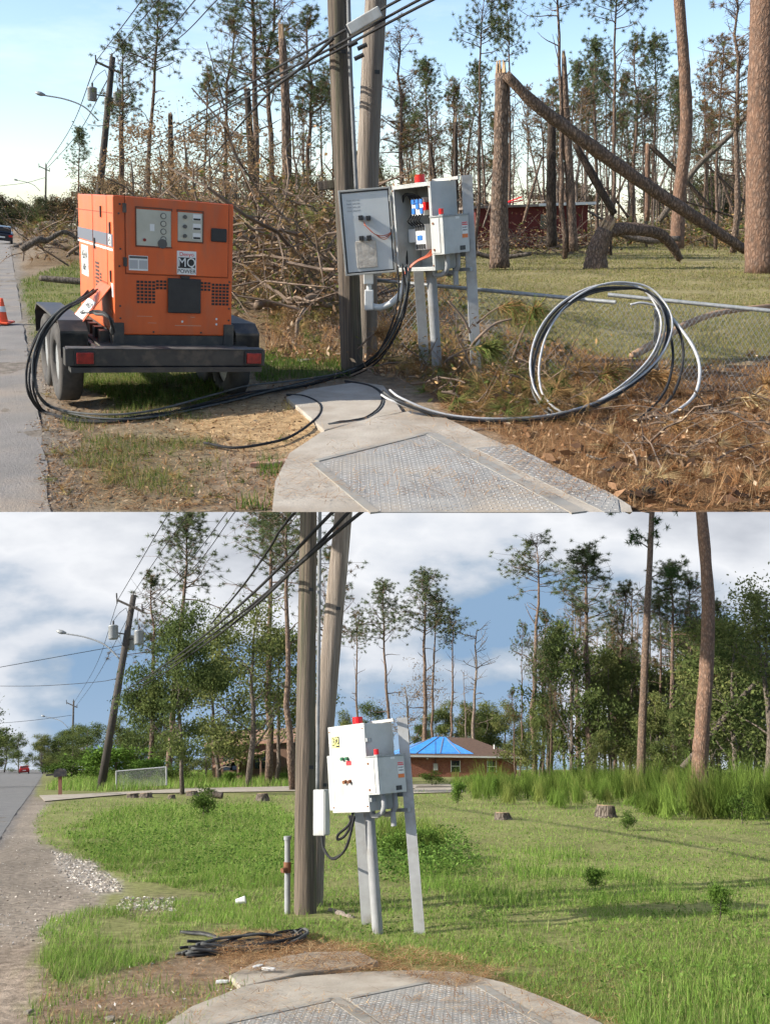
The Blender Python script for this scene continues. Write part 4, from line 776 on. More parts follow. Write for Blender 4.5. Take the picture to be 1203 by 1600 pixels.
# trailer
B(gen, 'skid', BLACKS, .08, GW - .08, -.005, GL, .6, .688); B(gen, 'deck', mat('dusty_deck', (.13, .11, .09), (.05, .045, .04), 4, .8), -.14, GW + .14, -.3, GL + .2, .52, .6)
bm_ = B(gen, 'rear_beam', BLACKS, -.5, 1.3, -.42, -.3, .47, .62, bevel=.006); B(gen, 'beam_lip', BLACKS, -.46, 1.26, -.45, -.3, .42, .465); B(gen, 'beam_top', mat('worn_beam_top', (.1, .095, .09), (.03, .03, .03), 7, .6), -.48, 1.28, -.43, -.29, .621, .627)
for x in (-.18, GW + .1): B(gen, 'side_rail', BLACKS, x, x + .08, -.3, 2.4, .43, .58, bevel=.004)
for x in (-.09,):
    for i in range(4): B(gen, 'deck_bracket', BLACKS, -.1, -.02, +.18 + i * .28, .3 + i * .28, .6, .7)
for x in (-.34, 1.18): tl = B(gen, 'tail_lamp', BLACKP, x - .085, x + .085, -.445, -.421, .485, .605, bevel=.004); B(tl, 'lens', REDD, x - .07, x + .07, -.462, -.4455, .498, .593, bevel=.004)
for x in (-.36, 1.26):
    for y in (.5, 1.25):
        wh = MB(); pr = [(.0, .2), (-.1, .21), (-.105, .33), (-.085, .365), (.085, .365), (.105, .33), (.1, .21), (0, .2)]; n = 28; vs = []; fs = []
        for i in range(n):
            a = 2 * math.pi * i / n
            for (px_, r_) in pr: vs.append((x + px_, y + math.cos(a) * r_, .36 + math.sin(a) * r_))
        for i in range(n):
            for j in range(len(pr) - 1): p0, p1 = i * 8 + j, ((i + 1) % n) * 8 + j; fs.append((p0, p0 + 1, p1 + 1, p1))
        w2 = wh.add(vs, fs).obj('wheel', RUBBER, gen, True); CY_(w2, 'rim', GALV, (x - .07, y, .36), (x + .07, y, .36), .205, 20)
    fe = MB(); arc = [(-.02, .5), (-.02, .72), (.12, .8), (1.62, .8), (1.78, .72), (1.78, .5)]
    for a, b in zip(arc, arc[1:]): fe.add([(x - .12, a[0], a[1]), (x + .12, a[0], a[1]), (x + .12, b[0], b[1]), (x - .12, b[0], b[1]), (x - .12, a[0], a[1] - .02), (x + .12, a[0], a[1] - .02), (x + .12, b[0], b[1] - .02), (x - .12, b[0], b[1] - .02)], [(0, 1, 2, 3), (7, 6, 5, 4), (0, 3, 7, 4), (1, 5, 6, 2)])
    fe.obj('fender', BLACKS, gen); B(gen, 'axle', BLACKS, min(x, .5), max(x, .5), .47, .53, .33, .39)
B(gen, 'tow_bar', BLACKS, .5, .62, 2.4, 3.6, .4, .5)
# ---- cables
def bundle(place, pts, n, sp, r, label, name, mats, group=None, seed=0):
    rng = np.random.default_rng(seed); P = [place.P(*p) if len(p) == 3 else place.G(p[0], p[1], .035) for p in pts]; S = spline(P, 7); root = thing(place, name, label, 'cable', Matrix.Translation(Vector(S[0])), group)
    for i in range(n):
        off = rng.normal(0, sp, 3); wob = np.stack([np.interp(np.arange(len(S)), np.linspace(0, len(S), 9), rng.normal(0, sp * .7, 9)) for _ in range(3)], 1); Q = S - S[0] + off + wob; Q[:, 2] = np.maximum(Q[:, 2] + S[0][2], r * .8) - S[0][2]
        MB().tube(Q, r, 8).obj('strand', mats[i % len(mats)], root, True)
    return root
bundle(PA, [(146, 452, 8.6), (125, 468, 8.3), (90, 490, 8.1), (62, 525, 8.0), (48, 570, 7.9), (50, 610, 7.85), (70, 638), (115, 652), (180, 656), (250, 648), (320, 632), (400, 613), (470, 601), (545, 583), (590, 556, 9.9), (620, 505, 9.75), (632, 455, 9.7), (630, 414, 9.75)], 6, .03, .0095, 'bundle of black power cables running from generator flap to open cabinet', 'power_cable', [BLACKR, BLUEC, BLACKR, BLUEC, BLACKR], seed=2)
bundle(PA, [(130, 492, 8.5), (150, 488, 8.2), (172, 497, 8.0), (178, 520, 8.1)], 2, .012, .013, 'short black cable curling under the generator flap', 'power_cable', [BLACKR, BLUEC])
loop = [(602, 612, 7.95), (622, 625, 7.8), (680, 647, 7.7), (760, 657, 7.65), (850, 653, 7.7), (915, 636, 7.8), (975, 603, 8.05), (1022, 560, 8.4), (1041, 515, 8.8), (1036, 480, 9.05), (1010, 452, 9.2), (975, 446, 9.2), (925, 452, 9.1), (880, 478, 8.9), (848, 520, 8.6), (833, 565, 8.3), (834, 605, 8.0), (850, 632, 7.85), (868, 648, 7.75)]
bundle(PA, loop, 6, .024, .0105, 'big standing loop of black and white cables leaning on the fence', 'cable_coil', [BLUEC, WHITEC, BLUEC, BLACKR, WHITEC, BLACKR], seed=5)
bundle(PA, [(985, 441, 9.2), (1010, 455, 9.15), (1045, 490, 9.0), (1080, 535, 8.7), (1093, 575, 8.4), (1085, 615, 8.1), (1050, 645, 7.9), (1025, 655, 7.8)], 1, .004, .015, 'white cable end hanging right of the big cable loop', 'power_cable', [WHITEC], seed=6)
for i, (dx, lb) in enumerate(((0, 'black cable strand inside the white one beside the fence post'), (-16, 'black cable strand curving closest to the fence post'))):
    bundle(PA, [(1035, 478, 9.1), (1062 + dx, 515, 8.9), (1068 + dx, 560, 8.5), (1055 + dx, 610, 8.1), (1020 + dx, 650, 7.85), (985, 668, 7.6), (930, 674, 7.55), (890, 671, 7.6)], 1, .003, .013, lb, 'power_cable', [BLACKR], seed=8 + i)
bundle(PA, [(985, 476, 9.1), (1000, 473, 9.1), (1020, 476, 9.1), (1033, 482, 9.1)], 1, .002, .012, 'short stripped white cable tip beside the rail end', 'power_cable', [WHITEC])
bundle(PA, [(540, 597), (575, 603), (595, 615), (596, 635), (575, 652), (545, 660), (512, 664)], 3, .012, .011, 'black cable looped over the edge of the concrete pad', 'power_cable', [BLACKR, BLUEC], seed=12)
bundle(PA, [(447, 617), (475, 620), (498, 632), (496, 650), (470, 672), (430, 690), (370, 699), (318, 692)], 1, .004, .011, 'single black cable lying over the bare orange dirt', 'power_cable', [BLACKR], seed=13)
# ---- cabinet, poles, pipes
cabinet(PA, (684, 592), -.062, 'grey control cabinet with its door open and wiring showing', True)
pole_pair(PA, [(551, 580), (545, 430), (538, 260), (531, 110), (524, -60), (521, -130)], [(572, 566), (572, 430), (574, 280), (580, 140), (588, -20), (592, -130)], [35, 34, 33, 31, 29, 28], [36, 35, 35, 34, 34, 33], PA.G(551, 580).y,
    'weathered wooden pole directly left of the open cabinet door', 'paler wooden pole standing just behind the front pole by the open cabinet', None)
def tubething(place, name, label, cat, pts, r, material, n=12): return wire(place, pts, r, label, material, name, cat, n=n)
tubething(PA, 'conduit_riser', 'thin grey conduit running up the right of the front pole above the open door', 'conduit', [(557, 300, 10.42), (552, 200, 10.42), (547, 90, 10.42), (543, -60, 10.42)], .022, RISER)
r_ = thing(PA, 'plastic_conduit', 'white plastic conduit bending from the pole up to the open cabinet', 'conduit', PA.frame(578, 484, dep=10.2)); kk = PA.mpp(578, 450, 9.5); T(r_, 'elbow_pipe', WHITEP, [(.02, 0, .04), (.12, 0, .03), (.25, -.02, .09), (.36, -.04, .22), (.395, -.05, .4), (.4, -.05, .46)], .036, 14)
B(r_, 'junction_box', WHITEP, -.06, .04, -.05, .05, .0, .22, bevel=.012); CY_(r_, 'nipple', WHITEP, (-.01, 0, .22), (-.01, 0, .28), .03, 14); B(r_, 'upper_box', WHITEP, -.07, .04, -.05, .05, .28, .5, bevel=.01); B(r_, 'meter_box', GREYP, .045, .13, -.03, .06, .37, .5, bevel=.015)
vent_pipe(PA, (539, 575), 462, 9, 'slim capped standpipe with rusty coupling left of the pole and open cabinet')
b_ = put(PA, MB().box(-.14, .14, -.03, .03, -.05, .05).obj('wooden_block', POLEW, bevel=.01), PA.frame(516, 288, dep=10.7) @ Matrix.Rotation(R(-8), 4, 'Y')); tag(b_, 'short grey wooden block fixed to the pole left of the open door', 'wood block')
sb = thing(PA, 'splice_box', 'pale oblong splice case hanging on the overhead cables before the poles', 'splice case', PA.frame(569, 31, dep=9.4) @ Matrix.Rotation(R(-28), 4, 'Y')); B(sb, 'case', PALEP, -.17, .17, -.04, .04, -.055, .045, bevel=.01); B(sb, 'dark_end', BLACKP, -.185, -.171, -.035, .035, -.045, .04)
for i, (x, y) in enumerate(((551, 68), (566, 72), (561, 88))): o = put(PA, MB().tube([(-.045, 0, -.02), (.045, 0, .02)], .02, 10).obj('cable_clamp', BLACKP), PA.frame(x, y, dep=9.55)); tag(o, ('upper left', 'upper right', 'lowest')[i] + ' black cable clamp between the two poles above the open door', 'clamp', 'clamps between the poles')
CAB = 'thick overhead cables crossing the two poles above the generator'
for pts, lb in (([(780, -85, 8.7), (621, 0, 9.35), (500, 68, 10.6), (420, 112, 13), (330, 165, 20), (237, 216, 36), (160, 250, 60)], 'topmost of the thick overhead cables crossing the broken pine scene'),
                ([(790, -70, 8.7), (645, 4, 9.35), (520, 73, 10.4), (420, 124, 13), (330, 176, 20), (250, 220, 34), (158, 256, 60)], 'middle of the thick overhead cables crossing the broken pine scene'),
                ([(800, -62, 8.7), (650, 12, 9.3), (500, 92, 10.6), (420, 132, 13), (330, 184, 20), (250, 228, 34), (157, 262, 60)], 'lowest straight thick overhead cable crossing the broken pine scene')): wire(PA, pts, .013, lb, BLACKR, group=CAB)
wire(PA, [(520, 60, 9.9), (470, 105, 11), (420, 145, 13), (370, 200, 18), (320, 255, 26), (279, 280, 36), (227, 284, 50), (155, 270, 62)], .016, 'sagging twisted cable drooping low behind the generator', BLACKR)
utility_pole(PA, (146, 388), (176, 88), 62, 'dark leaning transformer pole with street lamp arm behind the orange generator'); utility_pole(PA, (70, 364), (72, 256), 160, 'small far pole with street lamp down the road past the generator', .42, w_=3, tr=False)
for pts, lb in (([(152, 92, 62), (180, 55, 50), (221, 0, 36), (245, -35, 30)], 'thin wire rising from the left end of the transformer crossarm by the generator'), ([(176, 84, 62), (230, 20, 40), (262, -20, 32)], 'thin wire rising from the transformer pole top over the lone pine'),
                ([(189, 110, 62), (235, 80, 50), (304, 0, 36), (330, -30, 32)], 'third thin wire rising right from the transformer crossarm'), ([(189, 112, 62), (270, 66, 48), (338, 0, 36), (370, -30, 32)], 'rightmost thin wire rising from the transformer crossarm by the generator'),
                ([(152, 92, 62), (110, 200, 100), (72, 258, 160)], 'thin wire from the transformer pole down to the far street pole, upper one'), ([(170, 120, 62), (120, 210, 100), (74, 262, 160)], 'thin wire from the transformer pole down to the far street pole, lower one'),
                ([(0, 290, 150), (40, 285, 155), (70, 277, 160)], 'thin wire leaving the far street pole to the left')): wire(PA, pts, .022 if pts[-1][2] < 100 else .035, lb, BLACKR, 'thin_wire', 'wire')
# ---- traffic cone
cn = thing(PA, 'traffic_cone', 'orange traffic cone with white band on the road edge', 'traffic cone', PA.frame(2, 508)); OR2 = mat('cone_orange', (.75, .09, .03), rough=.5)
CY_(cn, 'cone', OR2, (0, 0, .03), (0, 0, .46), .12, 24, .025); CY_(cn, 'white_band', WHITE, (0, 0, .24), (0, 0, .33), .081, 24, .06); B(cn, 'base', OR2, -.17, .17, -.17, .17, .05, .08, bevel=.01)
car(PA, (3, 381), 22, 'dark car on the road at the far left edge beyond the cone', mat('dark_car_paint', (.02, .022, .028), rough=.25))
house_far(PA, (20, 357.5), 9, 8, 2.8, 2.2, 15, 'small white house with gable roof far down the road past the generator', WHITE, mat('grey_shingle', (.2, .2, .21), (.14, .14, .15), 3))
# ---- fence
fn = thing(PA, 'wire_fence', 'battered chain link fence with loose top rails beyond the cable loop', 'fence', Matrix.Translation(PA.G(1025, 590))); fo_ = PA.G(1025, 590); Pf = lambda x, y, d: PA.P(x, y, d) - fo_
def rail(a, b, r=.021): MB().tube([Pf(*a), Pf(*b)], r, 12).obj('top_rail', GALV, fn)
rail((585, 437, 11.2), (962, 472, 9.6)); rail((950, 460, 9.7), (1260, 491, 8.9)); MB().tube([Vector((0, 0, -.1)), Pf(1026, 482, 9.62)], .027, 12).obj('fence_post', GALV, fn); MB().tube([PA.G(655, 540) - fo_, Pf(660, 446, 10.9)], .026, 12).obj('fence_post', GALV, fn); MB().tube([PA.G(1215, 600) - fo_, Pf(1216, 488, 9.0)], .026, 12).obj('fence_post', GALV, fn)
mb = MB(); tops = [(585, 437, 11.2), (962, 472, 9.6), (1235, 489, 8.97)]
def fp(u, v):  # u 0..2 along, v 0..1 down
    i = min(1, int(u)); t = u - i; a, b = PA.P(*tops[i]), PA.P(*tops[i + 1]); p = a + (b - a) * t; sag = .05 * math.sin(u * 9) * v; return Vector((p.x, p.y + sag - .05 * v, p.z * (1 - v) + .01)) - fo_
NW = 74; rows_ = 11
for i in range(-14, NW):
    for s in (0, 1):
        pts = []
        for k in range(rows_ + 1):
            u = (i + (k if s == 0 else rows_ - k)) / NW * 2
            if 0 <= u <= 2: pts.append(fp(u, k / rows_))
        if len(pts) > 1: mb.tube(pts, .0023, 3, cap=False)
ck = mb.obj('chain_link_mesh', GALV, fn); ck['kind'] = 'stuff'
# ---- storm-broken pines, front to back
D1 = 35.5
trunk_thing(PA, 'snapped_pine', 'upright snapped pine trunk at left end of the long broken log', [(780, 418), (780, 330), (783, 220), (784, 114)], [32, 27, 23, 21], D1, BARK, 1, jag=1.4)
trunk_thing(PA, 'fallen_tree', 'long broken trunk slanting from the snapped pine down to the big right trunk', [(790, 116), (840, 165), (920, 225), (1000, 282), (1080, 335), (1164, 390)], [15, 18, 20, 19, 18, 14], [35.2, 35.4, 35.8, 36.2, 36.7, 37.2], BARK, 2, cat='fallen tree', jag=.5)
trunk_thing(PA, 'broken_stump', 'thick leaning splintered stump on the lawn left of its fallen trunk', [(930, 420), (932, 400), (937, 378), (946, 358)], [40, 33, 30, 24], 36, BARK, 3, cat='stump', jag=1.2)
trunk_thing(PA, 'fallen_tree', 'rough trunk lying right of the leaning splintered stump on the lawn', [(946, 361), (975, 357), (1005, 359), (1030, 365), (1048, 381), (1062, 404)], [22, 20, 19, 17, 15, 11], [36.1, 36.3, 36.6, 37, 37.3, 37.6], BARK, 43, cat='fallen tree', jag=.6)
trunk_thing(PA, 'pine_tree', 'tall curved bare pine trunk behind the slanting broken log', [(1057, 388), (1062, 300), (1072, 200), (1068, 90), (1058, -40)], [22, 19, 19, 17, 16], 45, BARK_RED, 4)
trunk_thing(PA, 'pine_tree', 'massive reddish pine trunk at the right edge of the broken woods', [(1190, 428), (1190, 300), (1191, 150), (1194, -40)], [52, 46, 44, 40], 33, BARK_RED, 5, n=20)
rt = [trunk_thing(PA, 'snapped_pine', 'dark snapped trunk in front of the red shed, left one', [(862, 385), (861, 300), (862, 185)], [16, 15, 13], 48, BARK_DARK, 6, jag=True), trunk_thing(PA, 'snapped_pine', 'pale topped snapped trunk in front of the red shed', [(895, 392), (891, 300), (884, 180), (881, 88)], [16, 14, 13, 7], 46, BARK, 7, jag=2.2)]
trunk_thing(PA, 'fallen_tree', 'short dark trunk slanting below the long broken log', [(898, 224), (925, 272), (960, 334)], [9, 13, 10], 47, BARK_DARK, 8, cat='fallen tree')
trunk_thing(PA, 'snapped_pine', 'thin snapped pine with its top folded down right of the red shed', [(1011, 345), (1012, 225)], [8, 7], 60, BARK_RED, 9, jag=.6); trunk_thing(PA, 'fallen_tree', 'thin folded treetop hanging from the small snapped pine', [(1015, 226), (1060, 270), (1118, 332)], [7, 7, 5], 60, BARK_DARK, 10, cat='fallen tree')
trunk_thing(PA, 'fallen_tree', 'grey leaning trunk crossing behind the curved pine trunk', [(1030, 345), (1085, 265), (1150, 200), (1180, 150)], [9, 9, 8, 6], 58, BARK_GREY, 11, cat='fallen tree')
trunk_thing(PA, 'snapped_pine', 'tall snapped trunk with a pale splintered tip behind the generator', [(450, 400), (449, 300), (446, 160), (441, 60)], [17, 16, 14, 11], 40, BARK, 12, jag=4)
trunk_thing(PA, 'snapped_pine', 'dark limbless trunk between generator and front pole', [(403, 395), (396, 300), (391, 220), (386, 138)], [13, 12, 11, 10], 42, BARK_DARK, 13, jag=.6)
trunk_thing(PA, 'snapped_pine', 'short dark broken trunk amid the thicket behind the generator', [(268, 370), (267, 250), (266, 178)], [11, 9, 7], 50, BARK_DARK, 14, jag=.8); trunk_thing(PA, 'snapped_pine', 'slim broken trunk just right of the transformer pole', [(190, 370), (189, 260), (188, 182)], [7, 6, 5], 52, BARK, 15, jag=.6)
trunk_thing(PA, 'snapped_pine', 'black charred looking stub right of the two poles', [(713, 330), (712, 260), (712, 190)], [7, 7, 6], 60, BARK_DARK, 16, jag=1.5); trunk_thing(PA, 'snapped_pine', 'leaning dark stub between the cabinet and the snapped pine', [(684, 320), (678, 270), (671, 222)], [6, 6, 4], 60, BARK_DARK, 17, jag=1)
trunk_thing(PA, 'fallen_tree', 'horizontal log lying on the grass left of the generator', [(62, 434), (95, 437), (140, 440)], [9, 10, 10], [23, 23, 23], BARK_GREY, 18, cat='fallen tree')
for i, (pts, wd, dp, lb) in enumerate((([(425, 478), (470, 470), (530, 482)], [12, 14, 11], 17, 'thick log lying behind the generator near the poles'), ([(380, 440), (440, 446), (525, 432)], [9, 11, 9], 24, 'upper log lying in the brush between generator and poles'), ([(560, 400), (620, 385), (690, 392)], [7, 8, 7], 38, 'log lying on the grass behind the open cabinet'), ([(735, 392), (775, 402), (830, 396)], [7, 8, 6], 37, 'dark log at the foot of the snapped pine'), ([(960, 362), (1010, 375), (1062, 372)], [9, 10, 8], 42, 'log resting behind the arched trunk'))):
    trunk_thing(PA, 'fallen_log', lb, pts, wd, dp, BARK_GREY, 30 + i, cat='log')
trunk_thing(PA, 'fallen_branch', 'pale barkless branch lying across the grass beyond the fence post', [(988, 556), (1030, 532), (1075, 505), (1130, 487), (1203, 478), (1240, 470)], [13, 13, 11, 9, 8, 7], [10.6, 11, 11.4, 11.8, 12.2, 12.5], mat('bare_branch_wood', (.36, .22, .12), (.22, .14, .09), 5, .8, .4), 40, cat='branch')
# ---- red shed
RS = mat('red_siding', (.12, .02, .016), (.085, .015, .012), 2, .8, stretch=(1, 1, 8)); m = PA.frame(743, 381, yaw=4, dep=66); m.translation.z = 0; sh = thing(PA, 'red_shed', 'low dark red wooden shed with flat crushed roof in the woods', 'shed', m); k = PA.mpp(830, 350, 66); WS = 178 * k
B(sh, 'wall', RS, 0, WS, 0, 5, 0, 2.7); B(sh, 'roof', mat('dull_roof', (.2, .17, .15), (.12, .1, .085), 2), -.4, WS + .4, -.5, 5.4, 2.705, 2.86); B(sh, 'fascia', WHITEP, WS * .55, WS + .42, -.53, -.505, 2.72, 2.9)
w1 = B(sh, 'window', WINDOW, 4.6, 5.4, -.04, -.003, 1.2, 2.2); B(w1, 'frame', RS, 4.5, 5.5, -.06, -.042, 1.1, 1.2)
for i in range(26): B(sh, 'siding_board', RS, .02 if i % 2 else .01, WS - .01, -.022 - .006 * (i % 2), -.003, .05 + i * .1, .135 + i * .1)
rngb = np.random.default_rng(3)
for i in range(9):
    x = rngb.uniform(-2.5, WS * .6); o = MB().box(-rngb.uniform(.3, 1.1), rngb.uniform(.3, 1.1), -.1, .1, -.04, .04).obj('broken_plank', [FRESH, WHITEP, REDPR, POLEP][i % 4]); put(PA, o, m @ Matrix.Translation((x, -.2 + rngb.uniform(-.1, .8), 2.95 + rngb.uniform(0, .2) if x > 0 else rngb.uniform(1.6, 2.3))) @ Matrix.Rotation(rngb.uniform(-.4, .4), 4, 'Y') @ Matrix.Rotation(rngb.uniform(0, 3), 4, 'Z'))
    tag(o, ('pale', 'white', 'red', 'grey')[i % 4] + ' broken plank on the crushed red shed roof, ' + ('first', 'second', 'third')[i // 4] + ' of its colour', 'plank', 'planks on the shed roof')
# ---- standing trees with crowns: foot, tip, prototype
def rowtree(lst):
    for (b, t, pr, dp, rs, lb) in lst: plant(PA, pr, b, t, lb, dep=dp, rs=rs)
rowtree([((216, 375), (250, -22), PG[1], 52, 1.0, 'tall leaning pine with thin wispy crown above the generator'), ((185, 372), (193, 62), PG[2], 60, .9, 'sparse pine just right of the transformer pole'), ((118, 365), (124, 205), PG[0], 75, 1.0, 'small pine left of the transformer pole near the road'),
    ((405, 385), (390, -70), PG[0], 46, 1.25, 'big pine with dense crown behind the snapped trunks left of the poles'), ((432, 380), (428, -40), PG[2], 50, 1.1, 'second large pine crown directly left of the poles'), ((475, 385), (480, 20), PG[2], 54, 1.0, 'green pine partly hidden behind the front pole'), ((625, 372), (624, 48), PBR[0], 50, 1.15, 'rust brown pine right of the two poles'),
    ((680, 372), (664, 102), PG[0], 62, .95, 'green topped pine above the open cabinet'), ((697, 370), (708, 128), PBR[2], 64, .8, 'smaller browning pine above the cabinet beacon'), ((743, 378), (757, -10), PG[3], 48, .85, 'tall thin pine left of the snapped pine'), ((800, 368), (792, 10), PG[3], 70, .8, 'thin green topped pine behind the snapped pine'),
    ((884, 378), (866, -90), PG[3], 46, .95, 'tall pine with bare lower limbs behind the slanting log'), ((955, 370), (968, -60), PG[3], 52, .85, 'tall slim pine rising out of frame over the slanting log'), ((935, 368), (930, 70), PG[0], 75, .9, 'green pine crown over the middle of the slanting log'), ((985, 366), (992, 62), PG[2], 80, .9, 'mixed green pine left of the curved trunk'), ((1020, 366), (1022, 66), PG[0], 82, .9, 'bushy pine touching the curved trunk on its left'),
    ((1105, 368), (1100, 110), PBR[0], 70, .8, 'brown pine just right of the curved trunk'), ((1148, 370), (1152, -30), PBR[0], 55, 1.1, 'large brown pine beside the massive right trunk'), ((1120, 368), (1132, 60), PBR[1], 64, .9, 'brown needled pine between curved and massive trunks'), ((320, 372), (328, 110), PBR[2], 66, .8, 'brown pine rising from the thicket behind the generator'), ((352, 372), (366, 20), PG[2], 62, .9, 'green pine above the right side of the generator')])
rngt = np.random.default_rng(17)
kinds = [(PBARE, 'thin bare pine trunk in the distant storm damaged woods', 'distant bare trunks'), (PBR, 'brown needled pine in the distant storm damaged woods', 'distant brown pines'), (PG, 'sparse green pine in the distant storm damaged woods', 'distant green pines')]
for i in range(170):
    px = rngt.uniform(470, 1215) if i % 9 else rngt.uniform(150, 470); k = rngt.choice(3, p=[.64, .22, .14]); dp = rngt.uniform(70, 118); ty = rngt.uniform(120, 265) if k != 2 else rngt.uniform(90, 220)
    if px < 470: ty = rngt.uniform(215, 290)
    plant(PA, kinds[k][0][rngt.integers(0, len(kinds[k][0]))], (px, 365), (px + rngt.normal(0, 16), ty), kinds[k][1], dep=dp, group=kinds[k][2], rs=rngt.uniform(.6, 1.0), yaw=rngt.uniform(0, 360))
TH = [broadleaf(51, 7, .12, .15, ((.26, .17, .1), (.2, .14, .08), (.15, .13, .07)), 2400, .06, 1.25, 3, blob=.4, clear=.4), broadleaf(52, 6, .1, .12, ((.24, .15, .08), (.28, .19, .11)), 1900, .07, 1.25, 3, blob=.4, clear=.4), broadleaf(53, 6, .1, .1, ((.08, .1, .035), (.12, .11, .045), (.15, .1, .05)), 3000, .08, 1.1, 3, blob=.5)]
for i, (px, ty, dp) in enumerate(((205, 205, 34), (245, 180, 38), (290, 150, 36), (330, 180, 33), (370, 200, 38), (300, 250, 30), (240, 270, 28), (355, 280, 28), (430, 265, 40), (480, 270, 36), (505, 255, 40), (160, 265, 46), (600, 255, 52), (640, 262, 48))):
    plant(PA, TH[i % 2 if i not in (8, 9, 10, 12) else 2], (px, 380), (px + 4 * (i % 3 - 1), ty), 'tangled leaf stripped tree in the thicket behind generator and poles', dep=dp, name='bare_tree', group='thicket trees behind the generator', rs=1.15)
FAR = [broadleaf(61, 9, .2, .1, ((.05, .07, .03), (.075, .085, .04), (.1, .08, .045)), 5000, .2, 1.25, 3, blob=.8), broadleaf(62, 8, .2, .1, ((.07, .07, .035), (.12, .085, .05)), 4000, .2, 1.3, 3, blob=.8)]
for i in range(76):
    px = rngt.uniform(-20, 140) if i < 16 else rngt.uniform(130, 1215); ty = (rngt.uniform(306, 340) if px < 110 else rngt.uniform(285, 325)) if i < 16 else rngt.uniform(272, 335)
    plant(PA, FAR[i % 2], (px, 360), (px, ty), 'hazy rounded tree in the furthest row along the storm damaged horizon', dep=rngt.uniform(122, 170), name='distant_tree', group='furthest rounded trees of the damaged woods', rs=rngt.uniform(.9, 1.6))
# ---- brush and debris
rb = np.random.default_rng(8)
NEED = [(.2, .14, .05), (.12, .13, .04), (.24, .14, .06), (.09, .11, .035), (.3, .19, .09)]
lc = brush(PA, [[(200, 372), (700, 368), (690, 420), (560, 440), (520, 520), (400, 520), (180, 420), (30, 420), (40, 385)]], rb, 1500, (.8, 3.0), (.009, .042), 'storm_debris', 'tangled broken branches heaped behind the generator and poles', 'debris', up=.9, z=(0, 1.7), leaf=3)
lc2 = brush(PA, [[(700, 366), (1228, 362), (1228, 392), (1080, 388), (930, 384), (740, 388)]], rb, 700, (1, 4), (.015, .06), 'storm_debris', 'broken branches heaped along the far edge of the lawn around the red shed', 'debris', up=.8, z=(0, 1.4), leaf=4)
lc5 = brush(PA, [[(728, 378), (930, 378), (930, 400), (728, 400)]], rb, 170, (.8, 3.2), (.012, .05), 'storm_debris', 'broken branches piled in front of the red shed', 'debris', up=.9, z=(0, .8), leaf=5)
stuff(PA, 'dead_foliage', [leaves(lc5, rb, (.05, .13), LA + NEED, .02), leaves(lc, rb, (.025, .07), LA + NEED, .02), leaves(lc + rb.normal(0, .12, lc.shape), rb, (.025, .07), LA + NEED, .02), leaves(lc2, rb, (.06, .16), LA + NEED + NEED, .02), leaves(lc2 + rb.normal(0, .25, lc2.shape), rb, (.06, .16), LA + NEED + NEED, .02)], STRAW, 'withered leaves and needles hanging in the heaped branches', 'dead foliage', 4)
lc3 = brush(PA, [[(600, 560), (760, 540), (870, 600), (900, 660), (700, 660), (600, 600)]], rb, 95, (.3, 1.0), (.005, .016), 'storm_debris', 'broken twigs piled at the foot of the open cabinet', 'debris', up=.6, z=(0, .25), leaf=4)
lc4 = brush(PA, [[(880, 600), (1220, 560), (1220, 745), (980, 740)], [(430, 470), (560, 500), (540, 560), (430, 540)]], rb, 130, (.2, .9), (.004, .012), 'storm_debris', 'loose twigs strewn over the straw near the cable loop', 'debris', up=.3, z=(0, .05), leaf=3)
stuff(PA, 'dead_foliage', [leaves(lc3, rb, (.012, .04), LA + NEED, .02), leaves(lc4, rb, (.008, .025), LA, .01)], STRAW, 'curled dead leaves on the twigs near the open cabinet', 'dead foliage', 4)
SPN = [(.26, .16, .07), (.2, .12, .05), (.3, .2, .09)]; SPG = [(.11, .14, .04), (.15, .16, .05), (.2, .17, .06)]
BR1 = [(200, 372), (700, 368), (690, 420), (560, 440), (520, 520), (400, 520), (180, 420), (30, 420), (40, 385)]
stuff(PA, 'needle_sprays', [sprays(sample(PA, BR1, 1700, rb, .4), rb, 34, .5, .006, SPN + [(.17, .1, .05)] * 2 + SPG, lift=(.1, 2.0)), sprays(sample(PA, [(420, 440), (720, 430), (740, 600), (430, 560)], 260, rb, .4), rb, 50, .26, .005, SPN + SPG, lift=(.02, .35)),
    sprays(sample(PA, [(620, 560), (780, 520), (900, 560), (920, 670), (700, 660), (620, 600)], 300, rb, .4), rb, 60, .24, .004, SPN + SPG[:2], lift=(.02, .3)), sprays(sample(PA, [(860, 580), (1220, 550), (1220, 790), (980, 780)], 300, rb, .4, patchy=.45), rb, 60, .2, .004, [(.26, .13, .055), (.2, .095, .042), (.3, .17, .08), (.15, .075, .038), (.36, .27, .14)], lift=(.0, .06)),
    sprays(sample(PA, [(700, 366), (1213, 362), (1213, 392), (1080, 388), (930, 384), (740, 388)], 700, rb, .3), rb, 40, 1.0, .03, SPN + SPG + SPG, lift=(.1, 2.0)), sprays(sample(PA, [(60, 600), (470, 590), (420, 790), (90, 790)], 130, rb, .4, patchy=.45), rb, 20, .16, .004, SPN + SPG, lift=(0, .03))],
    STRAW, 'sprays of green and brown pine needles in the storm debris', 'pine needles')
